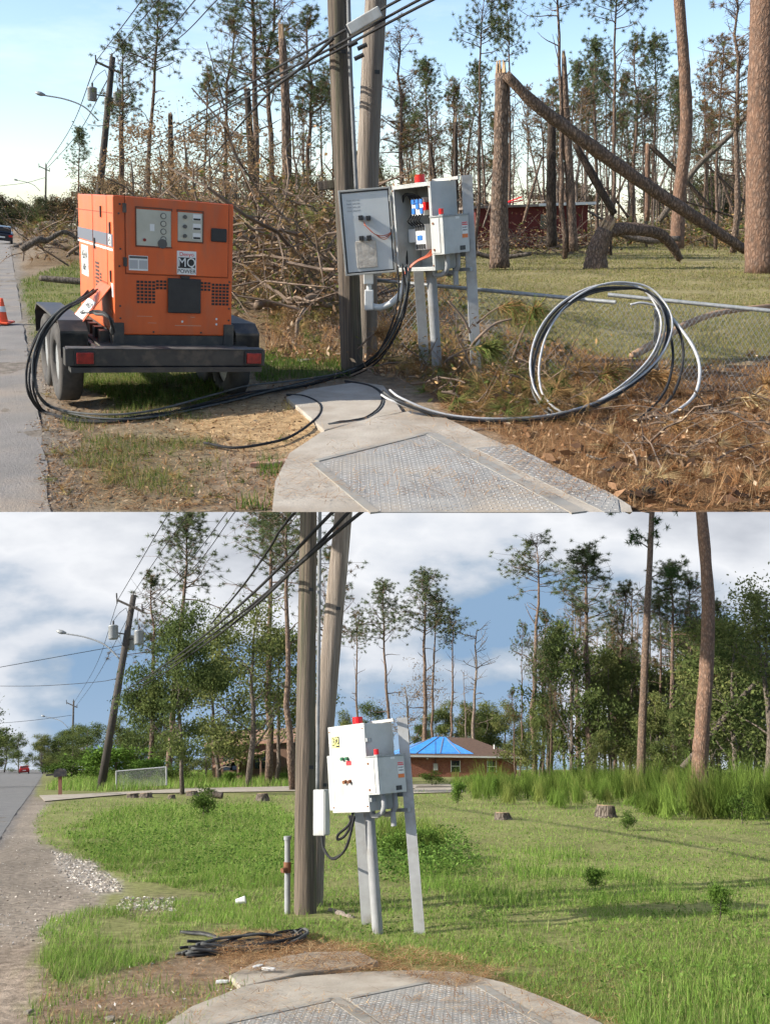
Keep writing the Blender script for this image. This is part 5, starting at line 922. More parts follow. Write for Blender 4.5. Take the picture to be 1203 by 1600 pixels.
for i in range(26):
    x = rb.uniform(390, 560) if i < 14 else (rb.uniform(60, 190) if i < 18 else rb.uniform(560, 720)); y = rb.uniform(400, 520) if 390 < x < 560 else rb.uniform(388, 425); d0 = PA.G(x, y).y; w0 = rb.uniform(7, 15) if i < 14 else rb.uniform(5, 11); a = rb.uniform(-.5, .5); L1 = rb.uniform(35, 90)
    hz = rb.uniform(5, 38); pts = [(x + L1 * (t - .5) + rb.normal(0, 3), y - hz - L1 * .35 * math.sin(3.1 * t) * rb.uniform(.2, 1) - a * L1 * (t - .5)) for t in (0, .25, .5, .75, 1)]
    trunk_thing(PA, 'broken_limb', 'crooked broken limb tangled in the brush behind generator and cabinet', pts, [w0, w0 * .95, w0 * .8, w0 * .65, w0 * .4], [d0 - .3, d0 - .2, d0, d0 + .2, d0 + .4], (TWIG, BARK_GREY, BARK_PALE_HAZE)[i % 3], 200 + i, cat='branch', n=8, group='broken limbs in the brush')
for i in range(30):
    x = rngt.uniform(700, 1210) if i % 4 else rngt.uniform(450, 700); y0_ = rngt.uniform(330, 368); s = rngt.choice([-1, 1]); dx = s * rngt.uniform(20, 110); dy = rngt.uniform(30, 130); w0 = rngt.uniform(2.5, 5.5); dd = rngt.uniform(58, 105)
    trunk_thing(PA, 'leaning_snag', 'thin leaning dead trunk in the damaged woods', [(x, y0_), (x + dx * .5, y0_ - dy * .52), (x + dx, y0_ - dy)], [w0, w0 * .85, w0 * .6], dd, (BARK_PALE_HAZE, BARK, BARK_DARK)[i % 3], 300 + i, n=7, group='leaning snags')
for i in range(12):
    x = rb.uniform(385, 530) if i < 7 else rb.uniform(600, 735) if i < 9 else rb.uniform(30, 125); y = rb.uniform(392, 455) if i < 7 else rb.uniform(385, 402); d0 = PA.G(x, y).y; sl = rb.uniform(-.45, .45); L1 = rb.uniform(60, 120) if i < 7 else rb.uniform(40, 80); w0 = rb.uniform(9, 15) if i < 7 else rb.uniform(6, 9); hz = rb.uniform(8, 42) if i < 7 else rb.uniform(2, 14)
    trunk_thing(PA, 'fallen_log', 'straight broken log in brush heap', [(x + L1 * t, y - hz - sl * L1 * t) for t in (-.5, -.2, .2, .5)], [w0, w0, w0 * .92, w0 * .85], [d0 - .8, d0 - .3, d0 + .3, d0 + .8], (BARK, BARK_PALE_HAZE, BARK_GREY)[i % 3], 400 + i, cat='log', n=12, jag=.6, group='logs in the brush heap')
for i in range(12):
    x = rb.uniform(880, 1190); y = rb.uniform(585, 765); d0 = PA.G(x, y).y; L1 = rb.uniform(20, 60); sl = rb.uniform(-.5, .5); w0 = rb.uniform(2.5, 6)
    pts = [(x + L1 * t + rb.normal(0, 2), min(780, y - sl * L1 * t + rb.normal(0, 2))) for t in (-.5, -.2, .2, .5)]
    trunk_thing(PA, 'dead_limb', 'short dead limb on straw', pts, [w0, w0, w0 * .8, w0 * .5], [PA.G(q[0], q[1], .03).y for q in pts], (TWIG, BARK_GREY)[i % 2], 430 + i, cat='branch', n=7, group='dead limbs on the straw')
def bough(place, spot, tip, dep, n, L_, cols, label, seed, droop=.5, wd=.006):
    rng = np.random.default_rng(seed); a = place.P(spot[0], spot[1], dep); a.z = max(a.z, .02); b = place.P(tip[0], tip[1], dep - .1); m = Matrix.Translation(a); root = thing(place, 'pine_bough', label, 'pine bough', m)
    e = np.array(b - a); S = spline([np.zeros(3), e * .4 + np.array([0, 0, .05]), e * .75 + np.array([0, 0, .05]), e], 5); MB().tube(S, np.linspace(.013, .004, len(S)), 6).obj('stem', TWIG, root)
    t = rng.uniform(.35, 1, n) ** .7; p = np.stack([np.interp(t * (len(S) - 1), np.arange(len(S)), S[:, i]) for i in range(3)], 1); d = rng.normal(0, .6, (n, 3)) + e / np.linalg.norm(e) * 1.1; d[:, 2] -= droop; d /= np.linalg.norm(d, axis=1)[:, None]
    s = np.cross(d, rng.normal(size=(n, 3))); s /= np.linalg.norm(s, axis=1)[:, None]; l = rng.uniform(.6, 1.1, (n, 1)) * L_; q = p + d * l * .6; q2 = p + d * l + np.array([0, 0, -1]) * l * .25 * droop * 2
    V = np.stack([p - s * wd / 2, p + s * wd / 2, q + s * wd * .35, q - s * wd * .35], 1); V2 = np.stack([q - s * wd * .35, q + s * wd * .35, q2, q2], 1); V = np.concatenate([V, V2]).reshape(-1, 3); V[:, 2] = np.maximum(V[:, 2], .012 - a.z)
    c = np.array(cols)[rng.integers(0, len(cols), n)] * rng.uniform(.7, 1.25, (n, 1)); c = np.repeat(np.concatenate([c, c]), 4, 0); mk = tri_mesh('needles', V, STRAW, c, parent=root, nv=4); return root
GN = [(.1, .14, .035), (.14, .16, .05), (.2, .16, .06)]; BN = [(.3, .17, .07), (.24, .13, .055), (.38, .25, .12)]; TN = [(.45, .36, .2), (.38, .29, .15)]
for i, (s, t, dp, n, L_, cl, lb, dr_) in enumerate((((745, 505), (800, 478), 9.8, 420, .3, GN + BN, 'green brown pine bough draped over the loose rail', .9), ((700, 560), (770, 545), 9.2, 300, .28, GN, 'green pine bough right of the cabinet posts', .4), ((800, 560), (838, 480), 9.5, 380, .28, GN + BN[:1], 'pine bough sagging on the wire mesh left of the cable loop', .9), ((960, 600), (1035, 590), 9.0, 420, .3, BN, 'rusty pine bough at the fence post foot', .5), ((905, 620), (955, 585), 8.9, 360, .3, BN + GN[:1], 'brown pine bough inside the standing cable loop', .5), ((1170, 660), (1203, 600), 8.6, 380, .32, BN, 'rusty needle spray at right edge below the rail', .4), ((1120, 650), (1180, 630), 8.4, 300, .28, BN + TN, 'brown needle spray right of the white cable end', .5), ((950, 765), (945, 712), 6.75, 260, .2, TN, 'upright straw coloured needle tuft beside the steel plate', .1), ((1000, 770), (1075, 774), 6.6, 220, .24, TN, 'straw coloured needle bundle lying at the bottom right', .3), ((690, 612), (735, 640), 8.2, 240, .22, BN, 'brown needle spray under the cabinet beside the cables', .5), ((560, 545), (600, 520), 10.2, 260, .3, BN, 'orange brown needle spray behind the front pole', .5), ((475, 450), (520, 436), 16, 300, .4, BN + GN, 'needle spray hanging in brush left of the open door', .8), ((835, 632), (865, 655), 7.9, 200, .2, GN + BN, 'small green needle tuft under the cable loop', .3), ((1000, 690), (1060, 672), 7.4, 260, .22, BN, 'brown needle spray below the lowest black cable', .4), ((1100, 730), (1165, 715), 6.9, 260, .22, BN, 'brown needle spray low at the right side', .4), ((830, 600), (770, 590), 8.6, 240, .25, BN, 'brown needle spray left of the standing cable loop', .5))): bough(PA, s, t, dp, n, L_, cl, lb, 100 + i, dr_)
for i, (pts, wd, lb) in enumerate((([(610, 575), (660, 580), (720, 600)], [5, 6, 4], 'curved dead limb in front of the cabinet posts'), ([(690, 600), (712, 612), (716, 640)], [6, 6, 4], 'hooked dead limb rising from the pad corner'), ([(725, 560), (745, 530), (775, 505), (800, 498)], [5, 5, 4, 3], 'thin arching limb right of the cabinet post'), ([(650, 655), (720, 672), (780, 670), (830, 668)], [7, 7, 6, 5], 'brown limb lying under the white cable'), ([(735, 520), (722, 495), (700, 470)], [4, 4, 3], 'upright dead stem by the right cabinet post'), ([(1130, 705), (1175, 735), (1215, 745)], [5, 6, 4], 'short dead limb lying in straw at the right edge'))):
    ds = [PA.G(p[0], max(p[1], 560)).y if p[1] > 555 else 9.0 for p in pts]; trunk_thing(PA, 'dead_limb', lb, pts, wd, ds, TWIG, 60 + i, cat='branch', n=8)
for i, (x, y, s) in enumerate(((1000, 772, .09), (1030, 758, .08), (700, 590, .07))):
    rr = np.random.default_rng(i); root = thing(PA, 'pine_cone', ('dark pine cone on the straw near the bottom right edge', 'second pine cone just right of the dark one', 'pine cone in the twigs below the cabinet')[i], 'pine cone', PA.frame(x, y, z=.04) @ Matrix.Rotation(R(80), 4, 'Y')); mb = MB()
    for k in range(60):
        z = (k / 60 - .5) * s * 1.6; a = k * 2.4; r = s * .42 * math.sqrt(max(.05, 1 - (z / (s * .85)) ** 2)); c = Vector((math.cos(a) * r, math.sin(a) * r, z)); t_ = Vector((-math.sin(a), math.cos(a), 0)) * s * .13; o = c * 1.35 + Vector((0, 0, s * .06)); mb.add([c * .4 - t_, c * .4 + t_, o + t_ * .6, o - t_ * .6, o + Vector((0, 0, -.006))], [(0, 1, 2, 3), (3, 2, 4)])
    mb.obj('scales', BARK_DARK, root)
br = put(PA, MB().prism([(-.17, -.03), (.0, -.06), (.16, .0), (.15, .05), (-.05, .04)], .0, .035).obj('broken_tile', mat('terracotta', (.34, .15, .09), (.4, .3, .24), 9, .8), bevel=.006), PA.frame(425, 727, yaw=20)); tag(br, 'broken terracotta tile piece on the dirt left of the pad', 'tile')
bo = put(PA, MB().box(-.28, .28, -.06, .06, 0, .03).obj('weathered_board', POLEP, bevel=.004), PA.frame(497, 563, yaw=38)); tag(bo, 'weathered plank lying on grass right of the trailer', 'plank')
vn = broadleaf(71, 1.2, .02, .05, ((.12, .18, .04), (.18, .2, .06)), 500, .03, 1.4, 2, blob=1.2); plant(PA, vn, (643, 286), (650, 262), 'green vine growing over the top of the open cabinet', 'vine', 'vine', dep=9.9, keepz=True)
# ================================================================ LOWER PLACE: the same roadside grown green again
PAD_B = [(225, 1640), (255, 1602), (300, 1572), (380, 1541), (470, 1526), (560, 1519), (640, 1516), (720, 1519), (790, 1536), (860, 1562), (940, 1598), (1000, 1640)]
pad(PB, 'concrete_pad', 'rounded concrete pad with steel tread plates at the very bottom', PAD_B, .05, [[(360, 1599), (518, 1564), (628, 1640), (360, 1640)], [(546, 1563), (668, 1538), (760, 1546), (905, 1640), (650, 1640)]], [((522, 1560), (640, 1640), .09), ((545, 1560), (668, 1535), .05), ((320, 1606), (522, 1561), .06), ((752, 1541), (860, 1605), .08)],
    extra=[[(358, 1522), (400, 1500), (480, 1486), (560, 1484), (592, 1500), (560, 1508), (470, 1518), (375, 1540)]])
cabinet(PB, (590, 1457), -.07, 'closed pale grey control cabinet numbered 32 with red beacon', False)
pole_pair(PB, [(477, 1428), (477, 1300), (478, 1100), (480, 950), (482, 800), (483, 760)], [(488, 1418), (493, 1300), (505, 1150), (520, 980), (534, 830), (540, 765)], [36, 34, 30, 28, 26, 26], [32, 32, 32, 30, 28, 27], PB.G(477, 1428).y,
    'weathered wooden pole left of the closed numbered cabinet', 'paler leaning wooden pole behind the front pole by the closed cabinet', None)
tubething(PB, 'conduit_riser', 'thin grey conduit down the right of the front pole to the meter box', 'conduit', [(496, 1236, 10.95), (497, 1100, 10.95), (499, 900, 10.95), (500, 780, 10.95)], .022, RISER)
mbx = thing(PB, 'meter_box', 'narrow pale grey box on the pole left of the closed cabinet', 'meter box', PB.frame(502, 1306, yaw=-28, dep=10.8)); B(mbx, 'case', GREYP, -.075, .075, -.06, .06, 0, .5, bevel=.01); B(mbx, 'cover', GREYP, .076, .084, -.05, .05, .02, .48)
bundle(PB, [(552, 1270, 9.9), (545, 1290, 9.9), (530, 1305, 9.9), (528, 1312, 9.9), (538, 1308, 9.9), (548, 1290, 9.9), (546, 1275, 9.9)], 1, .004, .014, 'black cable loop hanging under the closed cabinet', 'power_cable', [BLACKR], seed=20)
bundle(PB, [(552, 1275, 9.9), (545, 1310, 9.9), (535, 1332, 10), (518, 1340, 10.2), (505, 1325, 10.5), (502, 1306, 10.75)], 2, .008, .013, 'black cable sagging from the closed cabinet to the meter box', 'power_cable', [BLACKR], seed=21)
bundle(PB, [(290, 1486), (340, 1478), (390, 1472), (440, 1466), (468, 1458), (470, 1470), (430, 1478), (370, 1483), (300, 1489)], 11, .036, .013, 'dark bundle of folded cables on the dirt left of the pole', 'cable_coil', [BLACKR, BLUEC, BLACKR], seed=22)
bundle(PB, [(283, 1456), (320, 1458), (355, 1468), (380, 1474), (420, 1470)], 2, .01, .012, 'loose cable end curving above the folded cable bundle', 'power_cable', [BLACKR, BLUEC], seed=23)
vent_pipe(PB, (449, 1428), 1314, 9.5, 'capped standpipe with rusty coupling left of the pole on green grass')
for pts, lb in (([(585, 765, 9.9), (545, 800, 9.3), (480, 868, 10.1), (400, 940, 13), (320, 1000, 20), (240, 1055, 35), (190, 1080, 60)], 'topmost thick overhead cable crossing the poles of the green scene'), ([(562, 765, 9.9), (520, 800, 9.3), (460, 862, 10.1), (390, 932, 13), (310, 1000, 20), (230, 1058, 35), (188, 1084, 60)], 'second thick overhead cable crossing the poles of the green scene'),
                ([(620, 765, 9.9), (565, 800, 9.2), (470, 880, 10.2), (400, 945, 13), (330, 1000, 20), (240, 1062, 35), (187, 1090, 60)], 'lowest thick overhead cable crossing the poles of the green scene'), ([(470, 790, 11), (438, 828, 12), (420, 858, 13), (380, 915, 16), (330, 975, 22)], 'twisted cable with a loop above the leafy roadside tree')): wire(PB, pts, .02, lb, BLACKR, group='thick overhead cables of the green scene')
utility_pole(PB, (157, 1234), (209, 930), 62, 'dark leaning transformer pole with street lamp arm beside the mailbox'); utility_pole(PB, (112, 1212), (115, 1095), 150, 'small far pole with street lamp down the green road', .42, w_=3.2, tr=False)
for pts, lb in (([(185, 936, 62), (215, 885, 50), (265, 800, 36), (280, 780, 34)], 'thin wire rising from the left crossarm end beside the lone pine'), ([(209, 926, 62), (250, 865, 48), (296, 800, 36), (310, 780, 34)], 'thin wire rising from the leaning pole top'), ([(222, 953, 62), (290, 885, 48), (355, 800, 36), (372, 780, 34)], 'third thin wire rising right of the leaning pole'), ([(222, 955, 62), (300, 890, 48), (367, 800, 36), (385, 780, 34)], 'rightmost thin wire rising from the leaning pole crossarm'),
                ([(185, 936, 62), (150, 1040, 100), (116, 1098, 150)], 'upper thin wire from leaning pole to far street pole'), ([(200, 965, 62), (150, 1060, 100), (117, 1106, 150)], 'lower thin wire from leaning pole to far street pole'), ([(-40, 1050, 60), (60, 1032, 61), (160, 1014, 62), (195, 1008, 62)], 'wire leaving the leaning pole to the left under the lamp'), ([(-40, 1072, 80), (60, 1072, 75), (150, 1066, 70), (185, 1060, 62)], 'lower slack wire leaving the leaning pole to the left'), ([(-20, 1132, 140), (50, 1126, 145), (112, 1118, 150)], 'wire leaving the far street pole to the left')): wire(PB, pts, .022 if pts[0][2] < 70 or pts[-1][2] < 70 else .035, lb, BLACKR, 'thin_wire', 'wire')
# ---- brick house with blue tarpaulin
def brick_mat():
    m = bpy.data.materials.new('red_brickwork'); m.use_nodes = True; t = m.node_tree; b = t.nodes['Principled BSDF']; b.inputs['Roughness'].default_value = .9; n = t.nodes.new('ShaderNodeTexBrick'); tc = t.nodes.new('ShaderNodeTexCoord'); mp = t.nodes.new('ShaderNodeMapping'); mp.inputs['Rotation'].default_value = (R(90), 0, 0)
    n.inputs['Color1'].default_value = (.17, .052, .032, 1); n.inputs['Color2'].default_value = (.24, .085, .05, 1); n.inputs['Mortar'].default_value = (.24, .18, .15, 1); n.inputs['Scale'].default_value = 2.2; n.inputs['Mortar Size'].default_value = .012
    t.links.new(tc.outputs['Object'], mp.inputs[0]); t.links.new(mp.outputs[0], n.inputs['Vector']); t.links.new(n.outputs[0], b.inputs['Base Color']); return m
BRK = brick_mat(); SHG = mat('brown_shingle', (.12, .075, .055), (.08, .05, .04), 5, .95, .4, 20); m = PB.frame(655, 1213.5, yaw=13, dep=128); m.translation.z = 0; hs = thing(PB, 'brick_house', 'low red brick house with brown hip roof and blue tarpaulin', 'house', m)
k = PB.mpp(700, 1190, 128); WB, DB, HB, HR = 14.2, 9.5, 2.75, 2.75; B(hs, 'wall', BRK, -1.6, WB, 0, DB, 0, HB); e = .75
RV = [(-3.2, -e, HB), (WB + e, -e, HB), (WB + e, DB + e, HB), (-3.2, DB + e, HB), (3.6, DB / 2, HB + HR), (WB - 5.2, DB / 2, HB + HR)]
roof = MB().add(RV, [(0, 1, 5, 4), (2, 3, 4, 5), (3, 0, 4), (1, 2, 5), (0, 3, 2, 1)]).obj('roof', SHG, hs); B(hs, 'fascia', WHITEP, -3.22, WB + e + .02, -e - .03, -e - .002, HB - .12, HB + .12); B(hs, 'fascia', WHITEP, -3.24, -3.2, -e, DB + e, HB - .12, HB + .12)
TARP = mat('blue_tarpaulin', (.03, .21, .66), (.05, .29, .74), 2, .4, .8, 3); V = [Vector(p) for p in RV]
def onroof(face, a, b):  # point on front (0) or left (1) roof face
    p = V[0] + (V[1] - V[0]) * a if face == 0 else V[0] + (V[3] - V[0]) * a; q = V[4] + (V[5] - V[4]) * a if face == 0 else V[4]; n = Vector((0, -.45, 1)) if face == 0 else Vector((-.45, 0, 1)); return p + (q - p) * b + n * .05
tp = MB(); n0 = [onroof(0, 0, .12), onroof(0, .3, .12), onroof(0, .62, .14), onroof(0, .62, .5) * 0 + onroof(0, .45, .7), onroof(0, .3, 1), onroof(0, 0, 1)]; tp.add([tuple(p) for p in n0], [(0, 1, 2, 3, 4, 5)]); n1 = [onroof(1, 0, .02), onroof(1, 0, .98), onroof(1, 1, .98), onroof(1, 1, .02)]; tp.add([tuple(p) for p in n1], [(0, 1, 2, 3)])
to = tp.obj('tarpaulin', TARP, hs); so = to.modifiers.new('thick', 'SOLIDIFY'); so.thickness = .03; to['label'] = 'bright blue tarpaulin over the left part of the roof'
for (fa, a0, b0, a1, b1) in ((0, .12, .12, .12, 1), (0, .32, .15, .26, .95), (0, .5, .15, .36, .85), (1, .2, .05, .2, .9), (1, .5, .05, .5, .9)):
    p, q = onroof(fa, a0, b0), onroof(fa, a1, b1); MB().tube([p + Vector((0, 0, .04)), q + Vector((0, 0, .04))], .045, 5).obj('batten', POLEP, to)
for x in (4.6, 9.9): wd = B(hs, 'window', WINDOW, x, x + 1.2, -.05, -.003, .75, 2.2); B(wd, 'sash', WHITE, x, x + 1.2, -.075, -.052, 1.45, 1.53); B(wd, 'frame', WHITE, x - .1, x - .002, -.07, -.003, .7, 2.25); B(wd, 'frame', WHITE, x + 1.202, x + 1.3, -.07, -.003, .7, 2.25)
B(hs, 'door', mat('dark_red_door', (.2, .03, .025)), 10.9, 12.0, -.06, -.003, .0, 2.2); B(hs, 'porch_lamp', WHITE, 1.0, 1.2, -.3, -.1, 2.35, 2.55); B(hs, 'meter_box', GREYP, 2.0, 2.6, -.2, -.003, .9, 1.8); CY_(hs, 'vent_pipe', WHITE, (11.5, 1.6, HB + 1.1), (11.5, 1.6, HB + 1.75), .1, 10); MB().cyl((2.3, -.15, 1.8), (2.3, -.15, 4.8), .05, 8).obj('service_mast', BLACKS, hs)
m = PB.frame(332, 1205, yaw=-6, dep=96); m.translation.z = 0; bh = thing(PB, 'brown_house', 'brown two level house half hidden behind the leafy trees', 'house', m); BRN = mat('brown_siding', (.13, .075, .05), (.09, .055, .04), 3, .9); TAN = mat('tan_roof', (.3, .18, .12), (.22, .13, .09), 3, .9)
B(bh, 'wall', BRN, 0, 8.2, 0, 7, 0, 3.4); MB().add([(-.6, -.6, 3.4), (8.8, -.6, 3.4), (8.8, 7.6, 4.3), (-.6, 7.6, 4.3), (-.6, -.6, 3.7), (8.8, -.6, 3.7), (8.8, 7.6, 5.2), (-.6, 7.6, 5.2)], [(0, 3, 2, 1), (4, 5, 6, 7), (0, 1, 5, 4), (2, 3, 7, 6), (0, 4, 7, 3), (1, 2, 6, 5)]).obj('roof', TAN, bh)
MB().add([(1, -3, 1.3), (6, -3, 2.4), (6, -.02, 2.7), (1, -.02, 1.6), (1, -3, 1.5), (6, -3, 2.6), (6, -.02, 2.9), (1, -.02, 1.8)], [(0, 3, 2, 1), (4, 5, 6, 7), (0, 1, 5, 4), (2, 3, 7, 6), (0, 4, 7, 3), (1, 2, 6, 5)]).obj('porch_roof', TAN, bh)
for x in (1.2, 3.4, 5.7): B(bh, 'porch_post', BRN, x, x + .18, -2.9, -2.7, 0, 1.3 + (x - 1) * .22)
for x in (1.2, 4.5): B(bh, 'window', WINDOW, x, x + 1.4, -.04, -.003, 1, 2.3)
house_far(PB, (62, 1207), 9, 8, 2.8, 2.4, 15, 'small white house far down the green road', WHITE, bpy.data.materials['grey_shingle']); car(PB, (38, 1209.5), 22, 'small red car on the road far down the green scene', mat('red_car_paint', (.25, .015, .012), rough=.25))
mbm = thing(PB, 'mailbox', 'dark mailbox on a wooden post at the roadside by the leaning pole', 'mailbox', PB.frame(94, 1243, yaw=12)); B(mbm, 'post', mat('reddish_post', (.2, .09, .06)), -.09, .09, -.09, .09, 0, 1.0); mm = MB(); arc = [(-.3, 0), (-.3, .22)] + [(-.3 * math.cos(a), .22 + .22 * math.sin(a)) for a in np.linspace(.3, 2.84, 8)] + [(.3, .22), (.3, 0)]; n = len(arc); mm.add([(p[0], -.35, 1.0 + p[1]) for p in arc] + [(p[0], .45, 1.0 + p[1]) for p in arc], [tuple(range(n)), tuple(range(n, 2 * n))[::-1]] + [(i, n + i, n + (i + 1) % n, (i + 1) % n) for i in range(n)]); mm.obj('box', BLACKS, mbm); B(mbm, 'side_tray', BLACKS, -.75, -.32, -.1, .1, 1.1, 1.2)
gf = thing(PB, 'fence_panel', 'short chain link fence panel standing alone beside the leaning pole', 'fence', PB.frame(182, 1234, yaw=-4)); 
for x in (0, 3.5): CY_(gf, 'post', GALV, (x, 0, 0), (x, 0, 1.25), .06, 10)
CY_(gf, 'rail', GALV, (0, 0, 1.2), (3.5, 0, 1.2), .05, 10); mb = MB()
for i in range(-12, 36):
    for s in (0, 1):
        a, b = i * .1, i * .1 + 1.18; a, b = (a, b) if s == 0 else (b, a); z0, z1 = .0, 1.18; p, q = [a, z0], [b, z1]
        lo, hi = 0, 3.5; dx = q[0] - p[0]; t0, t1 = sorted([(lo - p[0]) / dx, (hi - p[0]) / dx]); t0, t1 = max(0, t0), min(1, t1)
        if t1 > t0: mb.tube([(p[0] + dx * t0, 0, 1.18 * t0), (p[0] + dx * t1, 0, 1.18 * t1)], .006, 3, cap=False)
cf = mb.obj('chain_link_mesh', GALV, gf); cf['kind'] = 'stuff'
# ---- stumps, logs, litter
for a in ((410, 1252, 20, 11, 'small grey stump on the lawn left of the poles'), (785, 1281, 26, 10, 'flat sawn stump in grass right of the cabinet'), (946, 1277, 32, 17, 'jagged stump with pale cut top before the tall weeds'), (300, 1244, 20, 7, 'low stump by the driveway under the leafy tree'), (207, 1247, 18, 6, 'leftmost of the dark rounds along the driveway'), (228, 1247, 20, 7, 'second dark round along the driveway'), (268, 1249, 12, 6, 'smallest dark round along the driveway')): stump(PB, *a)
trunk_thing(PB, 'cut_log', 'sawn log with pale end lying by the driveway', [(322, 1238), (336, 1242), (348, 1244)], [11, 11, 9], 47, BARK_GREY, 70, cat='log'); trunk_thing(PB, 'cut_log', 'short pale broken log between pole and cabinet post', [(516, 1424), (535, 1430), (552, 1436)], [9, 10, 8], [PB.G(516,1424).y, PB.G(535,1430).y, PB.G(552,1436).y], POLEP, 71, cat='log')
cp_ = thing(PB, 'paper_cup', 'white paper cup lying in the grass left of the standpipe', 'cup', PB.frame(376, 1408, z=.05) @ Matrix.Rotation(R(80), 4, 'Y')); CY_(cp_, 'cup', WHITE, (0, 0, -.06), (0, 0, .05), .03, 16, .042); CY_(cp_, 'rim', WHITE, (0, 0, .05), (0, 0, .058), .045, 16)
for i, (x, y, lb) in enumerate(((347, 1539, 'white scrap of plastic on soil left of the pad'), (403, 1515, 'white scrap on the small concrete slab'), (45, 1587, 'pale stick at the bottom left corner'), (172, 1597, 'flat pale stone at the bottom edge'), (420, 1519, 'second white scrap on the small concrete slab'))):
    rr = np.random.default_rng(i); o = put(PB, MB().prism([(math.cos(a) * .05 * rr.uniform(.6, 1.4), math.sin(a) * .03 * rr.uniform(.6, 1.4)) for a in np.linspace(0, 5.5, 7)], .01, .03).obj('scrap', WHITEP if i < 2 or i == 4 else POLEP, bevel=.004), PB.frame(x, y, yaw=i * 40, z=.045 if i in (1, 4) else 0)); tag(o, lb, 'scrap')
# ---- trees of the green scene
GRN1 = ((.06, .085, .03), (.095, .125, .042), (.145, .175, .058)); GRN2 = ((.08, .105, .038), (.13, .15, .052), (.19, .2, .072))
OAK = [broadleaf(81, 11, .2, .22, GRN1, 26000, .11, 1.15, 3, BARK_GREY, .62), broadleaf(82, 13, .2, .2, GRN2, 10000, .11, .85, 3, BARK_GREY, .55), broadleaf(83, 9, .16, .15, GRN1, 7000, .12, .95, 3, BARK_GREY, .55), broadleaf(84, 10, .16, .1, GRN2, 8000, .12, .8, 3, BARK_GREY, .55), broadleaf(85, 12, .16, .25, GRN1, 7500, .12, .7, 3, BARK_GREY, .55)]
SHR = [broadleaf(91, 2, .04, .02, ((.09, .16, .03), (.12, .2, .04), (.07, .12, .025)), 2600, .07, 1.3, 2, blob=1.4), broadleaf(92, 1.6, .04, .02, ((.08, .13, .03), (.06, .1, .022)), 2200, .06, 1.5, 2, blob=1.5)]
def BT(lst):
    for (b, t, pr, dp, rs, lb) in lst: plant(PB, pr, b, t, lb, dep=dp, rs=rs)
BT([((285, 1242), (285, 945), OAK[0], None, .68, 'dense dark leafy tree by the driveway right of the leaning pole'), ((388, 1215), (392, 892), OAK[1], 72, 1.0, 'tall thin leafy tree left of the wooden poles'), ((345, 1212), (340, 985), OAK[3], 84, 1.0, 'leafy tree between the dense tree and the brown house'), ((432, 1214), (436, 960), OAK[4], 80, 1.0, 'leafy tree just left of the front pole of the green scene'),
    ((262, 1205), (292, 812), PG[0], 92, 1.05, 'lone leaning pine with tufted crown above the dense leafy tree'), ((232, 1205), (237, 900), PG[2], 96, 1.0, 'sparse pine just right of the leaning transformer pole'), ((458, 1222), (447, 770), PG[1], 62, 1.1, 'tall pine trunk rising left of the wooden poles'), ((420, 1212), (420, 775), PG[0], 78, 1.05, 'pine crown at the top left of the wooden poles'), ((515, 1212), (520, 860), PG[2], 84, .9, 'pine crown showing between and right of the two poles'),
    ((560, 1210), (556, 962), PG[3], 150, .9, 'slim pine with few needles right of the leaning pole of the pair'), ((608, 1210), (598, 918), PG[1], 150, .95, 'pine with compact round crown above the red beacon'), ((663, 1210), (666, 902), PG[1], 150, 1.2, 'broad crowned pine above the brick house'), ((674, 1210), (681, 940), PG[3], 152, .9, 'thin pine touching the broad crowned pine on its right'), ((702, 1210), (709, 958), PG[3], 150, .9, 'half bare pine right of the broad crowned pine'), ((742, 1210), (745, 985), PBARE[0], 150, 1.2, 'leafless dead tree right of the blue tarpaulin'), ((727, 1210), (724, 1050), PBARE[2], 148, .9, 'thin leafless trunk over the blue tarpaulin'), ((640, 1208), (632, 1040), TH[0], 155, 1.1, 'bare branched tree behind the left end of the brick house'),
    ((835, 1212), (838, 848), PG[3], 112, 1.15, 'tall pine with flat airy crown left of the leafy woods'), ((850, 1212), (852, 960), PG[2], 116, .8, 'shorter pine trunk right of the tall airy pine'), ((920, 1214), (918, 868), PG[0], 90, 1.35, 'large pine with full drooping crown left of the straight bare trunk'), ((960, 1214), (978, 915), PG[2], 92, .9, 'leaning pine left of the straight bare trunk'), ((1050, 1214), (1048, 890), PG[0], 86, 1.2, 'green pine between the straight and the thick trunks'), ((985, 1212), (988, 920), PBARE[3], 95, .9, 'dead snag behind the straight bare trunk'), ((1075, 1214), (1078, 905), PG[2], 90, 1.0, 'green pine left of the thick trunk')])
trunk_thing(PB, 'pine_tree', 'thick pine trunk standing before the tall weeds at right', [(1092, 1247), (1096, 1150), (1104, 1040), (1106, 930), (1096, 800), (1094, 770)], [30, 23, 22, 20, 16, 16], 45, BARK_RED, 80, n=18)
st_, S_, R_ = trunk_thing(PB, 'pine_tree', 'straight slim pine trunk with a few side tufts in the right woods', [(1001, 1222), (1004, 1120), (1010, 980), (1015, 880), (1020, 770)], [14, 12, 11, 9, 8], 66, BARK, 81)
o_ = Vector(S_[0]); rngq = np.random.default_rng(5); bq = MB(); tf = []
for (a, b) in (((1016, 850), (998, 836)), ((1014, 845), (1026, 838)), ((1016, 858), (988, 842)), ((1018, 820), (1028, 812)), ((1013, 905), (1044, 893)), ((1020, 802), (960, 795)), ((1020, 800), (1050, 795))):
    p, q = PB.P(*a, 66) - o_, PB.P(*b, 66) - o_; MB().tube([p, (p + q) / 2 + Vector((0, 0, .1)), q], [.06, .04, .02], 5).obj('side_limb', BARK_GREY, st_)
    for k in range(9): tf.append(np.array(q) + rngq.normal(0, .35, 3))
